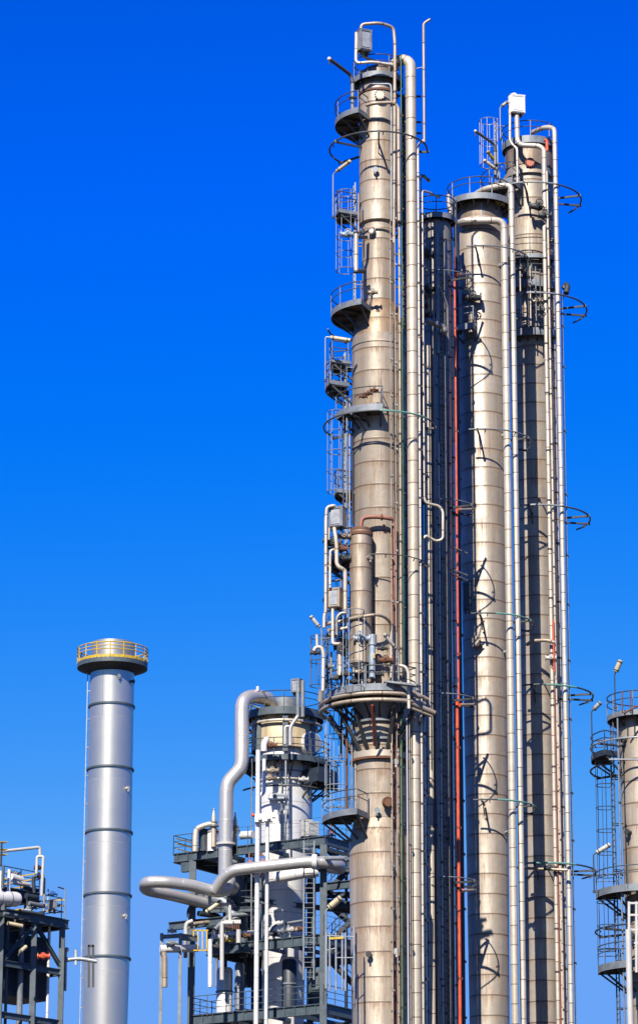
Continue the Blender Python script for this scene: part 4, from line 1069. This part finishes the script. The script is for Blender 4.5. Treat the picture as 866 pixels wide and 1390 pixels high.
for y in (1262, 1290): bw.box(P(312, y, 207.5), (3.0, .2, .15))
tag(bw.build('tube_bank', 'frame_b'), 'dark bank of tubes deep in the lower deck of the structure', 'tube bank')
# angled floodlight
rt = empty('floodlight', P(289, 1232, 200), 'long cream floodlight slanting under the hairpin loop', 'lamp')
MB().tube([P(280, 1238, 200), P(301, 1223, 200)], .13, 12).build('housing', 'lamp', rt)
for x, y in ((283, 1236), (298, 1225)): MB().disc(P(x, y, 200), (1, 0, .7), .16, .08).build('clip', 'dark', rt)
# safety valves on upper deck
for i, (x, y0) in enumerate(((290.5, 1097), (319.5, 1103))):
    Yv = 203.2
    rt = empty('safety_valve', P(x, 1146, Yv), ['safety valve with tapered spring bonnet left of the thick silver pipe', 'safety valve with tapered spring bonnet right of the thick silver pipe'][i], 'valve', 'safety valves on the steel deck')
    a = P(x, y0, Yv)
    MB().lathe((a.x, a.y), [(r, P(0, y, Yv).z) for r, y in ((.15, 1150), (.15, y0 + 28), (.2, y0 + 27), (.2, y0 + 20), (.14, y0 + 19), (.13, y0 + 12), (.08, y0 + 6), (.05, y0 + 5), (.05, y0), (.001, y0))], 18).build('bonnet', 'pipe', rt)
    for dy_, r_ in ((24, .3), (19, .24)): MB().disc(P(x, y0 + dy_, Yv), (0, 0, 1), r_, .09).build('flange', 'steelpipe', rt)
pipe('cream swan neck pipe from the left safety valve down to the deck', [(289, 1118, 203.2), (278, 1120, 203.2), (267, 1125, 203.2), (265.5, 1134, 203.2), (265, 1156, 203.2)], .17, 'pipe2', bend=.6, n=18)
cz = Column('separator_pot', 'short white vessel behind the deck rail left of the thick silver pipe', 'vessel', 289, 1140, 203.6)
cz.shell('silver', [(2, 1123), (6, 1125), (7.5, 1129), (7.5, 1156)], 'shell', 28); cz.band(1128, 7.5, .1, 'galv', .05)
pipe('dark upright drum beside the short white vessel', [(277, 1126, 203.8), (277, 1156, 203.8)], .33, 'frame_b')
pipe('silver flat drum on the upper deck right of the thick silver pipe', [(328, 1134, 203.4), (344, 1133, 202.8)], .25, 'silver')
vbox('white cabinet behind the upper deck rail', 406, 1113, 424, 1138, 200.8, 18, .8, 'white', 'white')
vbox('small pale grey cabinet hanging on the upper deck rail', 419, 1115, 433, 1136, 199.9, 0, .3, 'grey', 'grey')
for i, (x, y) in enumerate(((338.5, 1169), (355.5, 1167), (449, 1130))):
    rt = empty('actuator', P(x, y, 201.4), ['left blue actuator under the upper deck', 'right blue actuator under the upper deck', 'blue actuator beside the low platform of the tallest column'][i], 'actuator', 'blue actuators')
    MB().box(P(x, y, 201.4 if i < 2 else 200), (.52, .4, .40)).build('housing', 'blue', rt)
    MB().tube([P(x, y, 201.4 if i < 2 else 200), P(x, y - 11, 201.4 if i < 2 else 200)], .05, 8).build('stem', 'rustpipe', rt)
    MB().disc(P(x + 1, y, 201.1 if i < 2 else 199.7), (0, 1, 0), .08, .1).build('dial', 'redcap', rt)
MB().sphere(P(344, 1106.5, 199.8), .12).build('beacon', 'red'); tag(bpy.data.objects['beacon'], 'small red beacon on the thin upright before the reactor column', 'beacon')
# small left frame with capped pipe
rt = empty('portal_structure', P(232, 1345, 202), 'small grey portal frame with a capped pipe at the left of the structure', 'frame')
for x in (220, 245.5): MB().ibeam(P(x, 1267, 202), Vector((P(x, 1267, 202).x, 202, 0)), .2, .22, up=Vector((0, 1, 0))).build('post', 'galv', rt)
MB().ibeam(P(218, 1272, 202), P(248, 1270, 202), .15, .25).ibeam(P(248, 1272, 202), P(268, 1274, 203), .15, .4).build('beam', 'galv', rt)
pipe('capped horizontal white pipe through the small portal frame', [(217.5, 1288, 201.6), (236, 1288, 201.8), (268, 1287, 203)], .24, 'silver', n=20)
pipe('tan bent pipe under the capped white pipe', [(222, 1292, 201.4), (224, 1300, 201.4), (224, 1340, 201.4)], .17, 'pipe3', bend=.2)
valve(234, 1280, 201.4, .45, 'grey valve on the capped pipe inside the small portal frame', 'galv', group='valves round the portal frame')
valve(234, 1264, 201.8, .35, 'small white fitting on top of the small portal frame', 'galv_l', group='valves round the portal frame')
m = MB()
yc = P(272, 1290, 199.9)
for x in (269, 275, 281): m.bar(P(x, 1263, 199.9), P(x, 1290, 199.9), .07, .07)
for y in (1263, 1290): m.bar(P(263, y, 199.9), P(283, y, 199.9), .07, .08)
m.bar(P(263, 1263, 199.9), P(263, 1271, 199.9), .07, .07)
tag(m.build('safety_gate', 'yellow'), 'yellow safety gate at the corner of the lower deck', 'gate')
for i, (x, y) in enumerate(((296, 1285), (304, 1272), (312, 1276), (333, 1270), (372, 1268), (384, 1264), (396, 1262), (406, 1261))):
    valve(x, y, 201.0, .42, ['dark valve at the left end of the lower deck', 'white valve behind the lower deck rail by the white upright', 'amber valve under the white manifold', 'rust valve between manifold and white pipes',
          'dark valve right of the two white pipes on the lower deck', 'grey valve before the reactor foot', 'white valve before the reactor foot', 'rust valve at the right end of the lower deck'][i],
          ['dark', 'white', 'amber', 'rust', 'dark', 'galv', 'white', 'rust'][i], group='valves on the lower deck')
pipe('grey round manhole ring on the lower reactor shell', [(381, 1268, 202.5), (381, 1268, 202.2)], .55, 'silver', name='manhole_ring', cat='manhole')
# staircase behind
sr = empty('staircase', (P(455, 1290, 209).x, 209, 0), 'dark zigzag steel staircase between the structure and the tallest column', 'staircase')
def flight(x0, y0, x1, y1, Y, parent):
    a, b = P(x0, y0, Y), P(x1, y1, Y); m = MB()
    for dy in (0, .9):
        m.bar(a + Vector((0, dy, 0)), b + Vector((0, dy, 0)), .06, .28)
    m.build('stringer', 'frame_b', parent)
    m = MB(); nn = int(abs(b.z - a.z) / .22)
    for i in range(nn + 1):
        p = a + (b - a) * (i / nn); m.box(p + Vector((0, .45, .03)), (.26, .86, .04))
    m.build('tread', 'frame_b', parent)
    m = MB()
    for h in (.5, 1.0): m.tube([a + Vector((0, 0, h)), b + Vector((0, 0, h))], .03, 6)
    for i in range(5):
        p = a + (b - a) * (i / 4); m.tube([p, p + Vector((0, 0, 1.0))], .03, 6)
    m.build('handrail', 'frame_b', parent)
flight(441, 1212, 476, 1176, 208, sr); flight(441, 1285, 480, 1245, 208, sr); flight(480, 1255, 441, 1222, 209.6, sr); flight(480, 1335, 441, 1296, 209.6, sr); flight(476, 1180, 443, 1150, 209.6, sr)
m = MB()
for y in (1145, 1215, 1228, 1292): m.ibeam(P(436, y, 210), P(492, y, 210), .2, .4)
m.build('landing_beam', 'frame_b', sr)
m = MB()
for x in (440, 470): m.ibeam(Vector((P(x, 1200, 210.6).x, 210.6, 0)), Vector((P(x, 1200, 210.6).x, 210.6, P(x, 1140, 210.6).z)), .2, .25, up=Vector((0, 1, 0)))
m.build('post', 'frame_b', sr)
pipe('grey tapered beam stub from the silver crossing pipe to the tallest column', [(437, 1165, 198.4), (470, 1165, 196)], .14, 'galv_l')
pipe('blue grey wide duct under the stairs', [(443, 1228, 205), (475, 1231, 205)], .35, 'frame_b')
# bottom rail and lamp near column 1
YB = 165.0
rt = empty('guard_rail', P(462, 1330, YB), 'grey guard rail with yellow bar left of the foot of the tallest column', 'railing')
m = MB()
for x in (443, 447.5, 456, 464.5, 469, 480.5): m.tube([P(x, 1266 if x < 470 else 1257, YB), P(x, 1345, YB)], .05, 8)
m.tube([P(443, 1270, YB), P(481, 1272, YB)], .035, 6).tube([P(443, 1290, YB), P(456, 1287, YB)], .03, 6).tube([P(456, 1300, YB), P(481, 1300, YB)], .03, 6)
m.build('rail_post', 'galv_l', rt)
MB().bar(P(447, 1274, YB - .05), P(466, 1273, YB - .05), .06, .1).build('yellow_bar', 'yellow', rt)
lamp('cream lamp on a crook pole above the guard rail left of the tallest column foot', (442, 1345), (442.3, 1236), (463, 1218), YB, YB - .2, 'lamp', w=.16)
riser('grey pipe up the left edge of the foot of the tallest column', 483.5, 1280, 1.0, 1262, 165.4, 'galv', cl=0, n=8)

# ================================================================== LEFT STRUCTURE
YL = 185.0
Cn = P(93, 1248, 189.7); zd1 = Cn.z
ul = Vector((-.64, -.77, 0)); vl = Vector((-.77, .64, 0))
C0 = Vector((Cn.x, Cn.y, 0))
def LP(a, b, z): return C0 + ul * a + vl * b + Vector((0, 0, z))
ls = empty('steel_structure', tuple(C0), 'dark steel module with yellow rails at the lower left corner', 'steel frame')
def lbeam(m, p, q, w, h): return m.ibeam(p, q, w, h)
m = MB()
m.ibeam(LP(-.0, 0, zd1 - .3), LP(9, 0, zd1 - .3), .25, .5).ibeam(LP(0, 0, zd1 - .3), LP(0, 6, zd1 - .3), .25, .5).ibeam(LP(0, 6, zd1 - .3), LP(9, 6, zd1 - .3), .25, .5)
for i in range(8): m.bar(LP(.9 + i, 0, zd1 - .25), LP(.9 + i, 6, zd1 - .25), .15, .3)
d1 = m.build('deck_frame', 'frame', ls)
MB().box(LP(4.6, 3, zd1 - .0), (9, 5.8, .05), Matrix.Rotation(math.atan2(ul.y, ul.x), 3, 'Z')).build('deck_plate', 'frame_b', d1)
rail_line([LP(.6, 6, 0), LP(.6, -.05, 0), LP(9, -.05, 0)], zd1, 1.15, 'frame', d1)
m = MB()
for b_ in (3.6,):
    for dz in (.5, .85): m.bar(LP(.7, .3, zd1 + dz), LP(.7, 5.8, zd1 + dz), .05, .07)
for dz in (.4, .75, 1.1): m.bar(LP(.3, 0, zd1 + dz), LP(.62, .9, zd1 + dz), .05, .07)
m.build('yellow_rail', 'yellow', d1)
zd2 = P(62, 1213, 189).z
m = MB().ibeam(LP(1.6, .8, zd2 - .25), LP(9, .8, zd2 - .25), .25, .5).ibeam(LP(1.6, .8, zd2 - .25), LP(1.6, 5, zd2 - .25), .25, .5).ibeam(LP(1.6, 5, zd2 - .25), LP(9, 5, zd2 - .25), .25, .5)
d2 = m.build('deck_frame', 'frame_b', ls)
MB().box(LP(5.2, 2.9, zd2 + .03), (7, 4.1, .05), Matrix.Rotation(math.atan2(ul.y, ul.x), 3, 'Z')).build('deck_plate', 'frame_b', d2)
rail_line([LP(1.6, 5, 0), LP(1.6, .8, 0), LP(9, .8, 0)], zd2, 1.2, 'frame_b', d2)
m = MB()
for dz in (.5, .85, 1.15): m.bar(LP(1.75, 1.0, zd2 + dz), LP(1.75, 4.9, zd2 + dz), .05, .07)
m.build('yellow_rail', 'yellow', d2)
for (a, b) in ((.35, .1), (2.6, .1), (5.2, .1), (.35, 5.9), (3.2, 5.9), (6.5, 5.9)):
    MB().ibeam(LP(a, b, 0), LP(a, b, zd1 - .56), .32, .36, up=Vector((0, 1, 0))).build('post', 'frame', ls)
for (a, b) in ((2.2, 1.2), (5.0, 1.2), (2.2, 4.6)):
    MB().ibeam(LP(a, b, zd1 + .04), LP(a, b, zd2 - .51), .25, .25, up=Vector((0, 1, 0))).build('post', 'frame_b', ls)
m = MB()
m.ibeam(LP(.4, .1, zd1 - 2.8), LP(2.5, .1, zd1 - .6), .2, .2).ibeam(LP(2.7, .1, zd1 - .7), LP(5.1, .1, zd1 - 3.0), .2, .2)
for z in (zd1 - 3.1, zd1 - 6): m.ibeam(LP(0.3, .1, z), LP(9, .1, z), .2, .35).ibeam(LP(.35, .1, z), LP(.35, 6, z), .2, .35).ibeam(LP(.35, 5.9, z), LP(9, 5.9, z), .2, .5)
m.build('bracing', 'frame', ls)
for i in range(5):
    q = LP(1.0 + i * 1.1, .5, 0); MB().tube([Vector((q.x, q.y, 0)), Vector((q.x, q.y, zd1 - .5))], .09 + .04 * (i % 3), 10).build('drain_pipe', ['silver', 'frame_b', 'galv', 'frame', 'frame_b'][i], ls)
# added dark box that stands in for the shade inside the module
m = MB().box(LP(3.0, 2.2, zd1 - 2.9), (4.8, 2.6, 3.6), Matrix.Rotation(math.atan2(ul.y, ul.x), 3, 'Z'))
o = m.build('shade_box', 'frame_b'); tag(o, 'added dark cooler bank under the lower left deck', 'filler')
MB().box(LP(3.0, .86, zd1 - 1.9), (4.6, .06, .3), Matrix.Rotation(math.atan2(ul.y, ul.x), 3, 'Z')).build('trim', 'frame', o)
# drum on lower deck
pD = P(24, 1221, 184.6); pE = P(-30, 1217, 183)
dr = empty('horizontal_drum', pD + Vector((-1, 0, -.5)), 'silver horizontal drum with domed end on the lower left deck', 'vessel')
dd_ = (pE - pD).normalized()
MB().tube([pD - dd_ * .22, pD - dd_ * .18, pD - dd_ * .08, pD + dd_ * .1, pE], [.05, .22, .36, .42, .42], 28).build('shell', 'silver', dr)
MB().tube([pD + dd_ * .5, pD + dd_ * .56], .44, 28).build('strap', 'galv', dr)
MB().box(pD + dd_ * .9 + Vector((0, 0, -.5)), (.2, .6, .4)).build('saddle', 'frame', dr)
pipe('thin white pipe with an elbow high over the lower left module', [(-6, 1155.5, 185.5), (8, 1155, 185.5), (54.5, 1150, 186.5), (55, 1161, 186.5)], .09, 'white', bend=.15)
pipe('white inverted-U pipe over the lower left module', [(50, 1186, 186.5), (51, 1162.5, 186.5), (59.5, 1162.5, 186.5), (57, 1216, 186.5)], .085, 'white', bend=.12)
riser('white thick upright at the left deck edge', 13, 1190, 2.4, 1180, 184.4, 'silver', ybot=1212, cl=0)
riser('tall white pipe at the far left edge of the picture', 1.5, 1195, 2.2, 1182, 184, 'silver', ybot=1212, cl=0)
riser('grey post at the left edge beside the upper deck', 5, 1180, 2.1, 1175, 183.6, 'frame', ybot=1206, cl=0)
m = MB()
for y in (1143, 1153, 1160): m.bar(P(-8, y, 184), P(9, y + .5, 184.4), .4, .05)
tag(m.build('guard_rail', 'yellow'), 'yellow and dark rail end at the far left edge above the module', 'railing')
MB().tube([P(3, 1143, 184), P(2, 1176, 184)], .06, 6).build('post', 'dark', [o for o in bpy.data.objects if o.get('label', '').startswith('yellow and dark rail end')][0])
lamp('thin pole with a short arm at the right corner of the lower left module', (88, 1250), (88, 1207), (79, 1204), 188.6, 188.4, 'dark', w=.04, poler=.03)
for i, (xa, ya, xb, yb) in enumerate(((11, 1253, 31, 1257), (28, 1292, 36, 1285))):
    rt = empty('floodlight', P((xa + xb) / 2, ya, 183.6), ['long cream floodlight under the lower left deck', 'small cream floodlight low in the lower left module'][i], 'lamp', 'floodlights of the left module')
    MB().tube([P(xa, ya, 183.4), P(xb, yb, 183.8)], .11, 12).build('housing', 'lamp', rt)
    MB().disc(P(xa + 1, ya, 183.4), (1, 0, 0), .13, .06).box(P((xa + xb) / 2, ya - 3, 183.7), (.1, .1, .15)).build('clip', 'dark', rt)
for i, (x, y, mt) in enumerate(((53, 1178, 'rust'), (54, 1190, 'dark'), (22, 1186, 'galv_l'), (16, 1185, 'galv'), (44, 1232, 'galv'), (38, 1236, 'lblue'), (72, 1213, 'blue'))):
    valve(x, y, 187, .35, ['rust valve by the white inverted-U pipe', 'dark valve by the white inverted-U pipe', 'pale valve on the upper left deck', 'grey valve on the upper left deck',
          'grey valve on the lower left deck', 'pale blue valve on the lower left deck', 'blue valve at the right corner of the left module'][i], mt, group='valves on the left module')
valve(60, 1298, 184.5, .45, 'red valve low in the lower left module', 'red', group='valves on the left module')
vbox('pale grey panel on the lower left deck rail', 65, 1222, 78, 1236, 188, 20, .2, 'grey', 'grey')
riser('tan upright beside the white inverted-U pipe', 61, 1200, 1.4, 1192, 187.6, 'pipe3', ybot=1242, cl=0)
riser('white upright pipe inside the left module', 66, 1210, 1.0, 1207, 187.8, 'white', ybot=1222, cl=0)
for i, (x0, y0, x1, y1, Yy, r, mt) in enumerate(((16, 1190, 30, 1194, 186.5, .2, 'silver'), (20, 1198, 40, 1201, 186.2, .14, 'white'), (33, 1205, 52, 1209, 187, .12, 'frame_b'), (36, 1216, 52, 1219, 186.5, .16, 'frame_b'), (40, 1226, 60, 1230, 186.4, .13, 'galv'), (6, 1240, 40, 1246, 185.4, .1, 'galv'), (46, 1190, 47, 1212, 187, .1, 'frame_b'), (27, 1236, 58, 1241, 186, .09, 'frame'))):
    a_, b_ = P(x0, y0, Yy), P(x1, y1, Yy + (x1 - x0) * .04)
    q = MB().tube([a_, b_], r, 12).build('process_pipe', mt)
    tag(q, ['short silver pipe on the upper left deck', 'white pipe across the upper left deck', 'dark pipe under the upper left deck edge', 'dark fat pipe right of the horizontal drum end',
            'grey pipe behind the lower left deck rail', 'long grey pipe along the lower left deck edge', 'dark upright pipe behind the upper left deck rail', 'blue grey pipe under the horizontal drum'][i], 'pipe')
# low bits between left module and stack
pipe('pale horizontal pipe at the foot of the chimney', [(84, 1304, 190), (108, 1301, 190), (132, 1305, 190)], .12, 'galv_l')
rt = empty('round_vent', P(90, 1310, 190), 'small white ball-topped vent right of the left module', 'vent')
MB().sphere(P(91, 1289, 190), .14).build('ball', 'white', rt); MB().tube([P(90, 1291, 190), P(89, 1345, 190)], .08, 10).build('stem', 'white', rt)
pipe('short white stub pipe before the chimney foot', [(103.5, 1289, 190), (103.5, 1310, 190)], .08, 'white')
m = MB().bar(P(121, 1283, 190), P(121, 1340, 190), .12, .12).bar(P(127, 1283, 190), P(127, 1340, 190), .12, .12).bar(P(120, 1284, 190), P(128, 1284, 190), .12, .14)
tag(m.build('portal_stand', 'dark'), 'little dark portal post in front of the chimney foot', 'frame')

# lower level of the reactor structure
lv3 = level(zz_ - 4.2, 1.3, LU, DEP, beam=.6)
for i, (a, b, r, mt) in enumerate(((2.4, 2.2, .5, 'silver'), (4.2, 1.2, .3, 'galv'), (7.6, 1.6, .45, 'frame_b'), (3.2, 5.5, .7, 'frame_b'), (6.6, 6.3, .6, 'frame'))):
    q = SP(a, b, 0); o_ = Column('process_drum', ['silver upright drum low in the reactor structure', 'thin grey upright drum low in the reactor structure', 'black upright drum right of the reactor foot', 'wide black drum at the back left of the lower deck', 'blue grey drum at the back right of the lower deck'][i], 'vessel', 400, 1300, q.y)
    o_.root.location.x = q.x; o_.X = q.x; o_.o = (q.x, q.y); ORG[o_.root.name] = Vector((q.x, q.y, 0))
    zt_ = zz_ - 1.0 if i < 3 else zz_ - .9
    MB().lathe(o_.o, [(r, zz_ - 4.15), (r, zt_ - .2), (r * .8, zt_ - .05), (.02, zt_)], 28).build('shell', mt, o_.root)
    MB().lathe(o_.o, [(r + .01, zz_ - 2.6), (r + .05, zz_ - 2.6), (r + .05, zz_ - 2.5), (r + .01, zz_ - 2.5)], 28).build('strap', 'galv', o_.root)
# ================================================================== LIGHT
EL, AZ = R_(40), R_(16.5)
sd = Vector((-math.sin(AZ) * math.cos(EL), -math.cos(AZ) * math.cos(EL), math.sin(EL)))
sun = bpy.data.lights.new('sun', 'SUN'); sun.energy = 5.0; sun.angle = R_(.5); sun.color = (1, .925, .81)
so = bpy.data.objects.new('sun', sun); COL.objects.link(so)
so.rotation_euler = (-sd).to_track_quat('-Z', 'Y').to_euler(); so.location = (0, 0, 200)
wd = bpy.data.worlds.new('World'); sc.world = wd; wd.use_nodes = True
nt = wd.node_tree; bg = nt.nodes['Background']
sky = nt.nodes.new('ShaderNodeTexSky'); sky.sky_type = 'NISHITA'; sky.sun_disc = False
sky.sun_elevation = EL; sky.sun_rotation = R_(180) + AZ; sky.altitude = 0; sky.air_density = 1.0; sky.dust_density = 0.3; sky.ozone_density = 3.0
k = NT(wd)
sp = k.node('ShaderNodeSeparateColor'); k.link(sky.outputs[0], sp.inputs[0])
cc = k.node('ShaderNodeCombineColor')
# polarised deep-blue rendering of the clear sky: per-channel response curve
for i, (off_, a, g, mx) in enumerate(((.165, 3.3, 2.0, .072), (0, .67, 1.66, .188), (0, 1.79, 1.6, .468))):
    x = k.m('MAXIMUM', k.m('SUBTRACT', k.m('MULTIPLY', sp.outputs[i], .1), off_), 0.001)
    x = k.m('MINIMUM', k.m('MULTIPLY', k.m('POWER', x, g), a), mx)
    k.link(k.m('MULTIPLY', x, 10.0), cc.inputs[i])
nt.links.new(cc.outputs[0], bg.inputs[0])
bg.inputs[1].default_value = .1
sc.view_settings.view_transform = 'Standard'; sc.view_settings.look = 'None'; sc.view_settings.exposure = 1.0; sc.view_settings.gamma = 1
sc.render.engine = 'CYCLES'
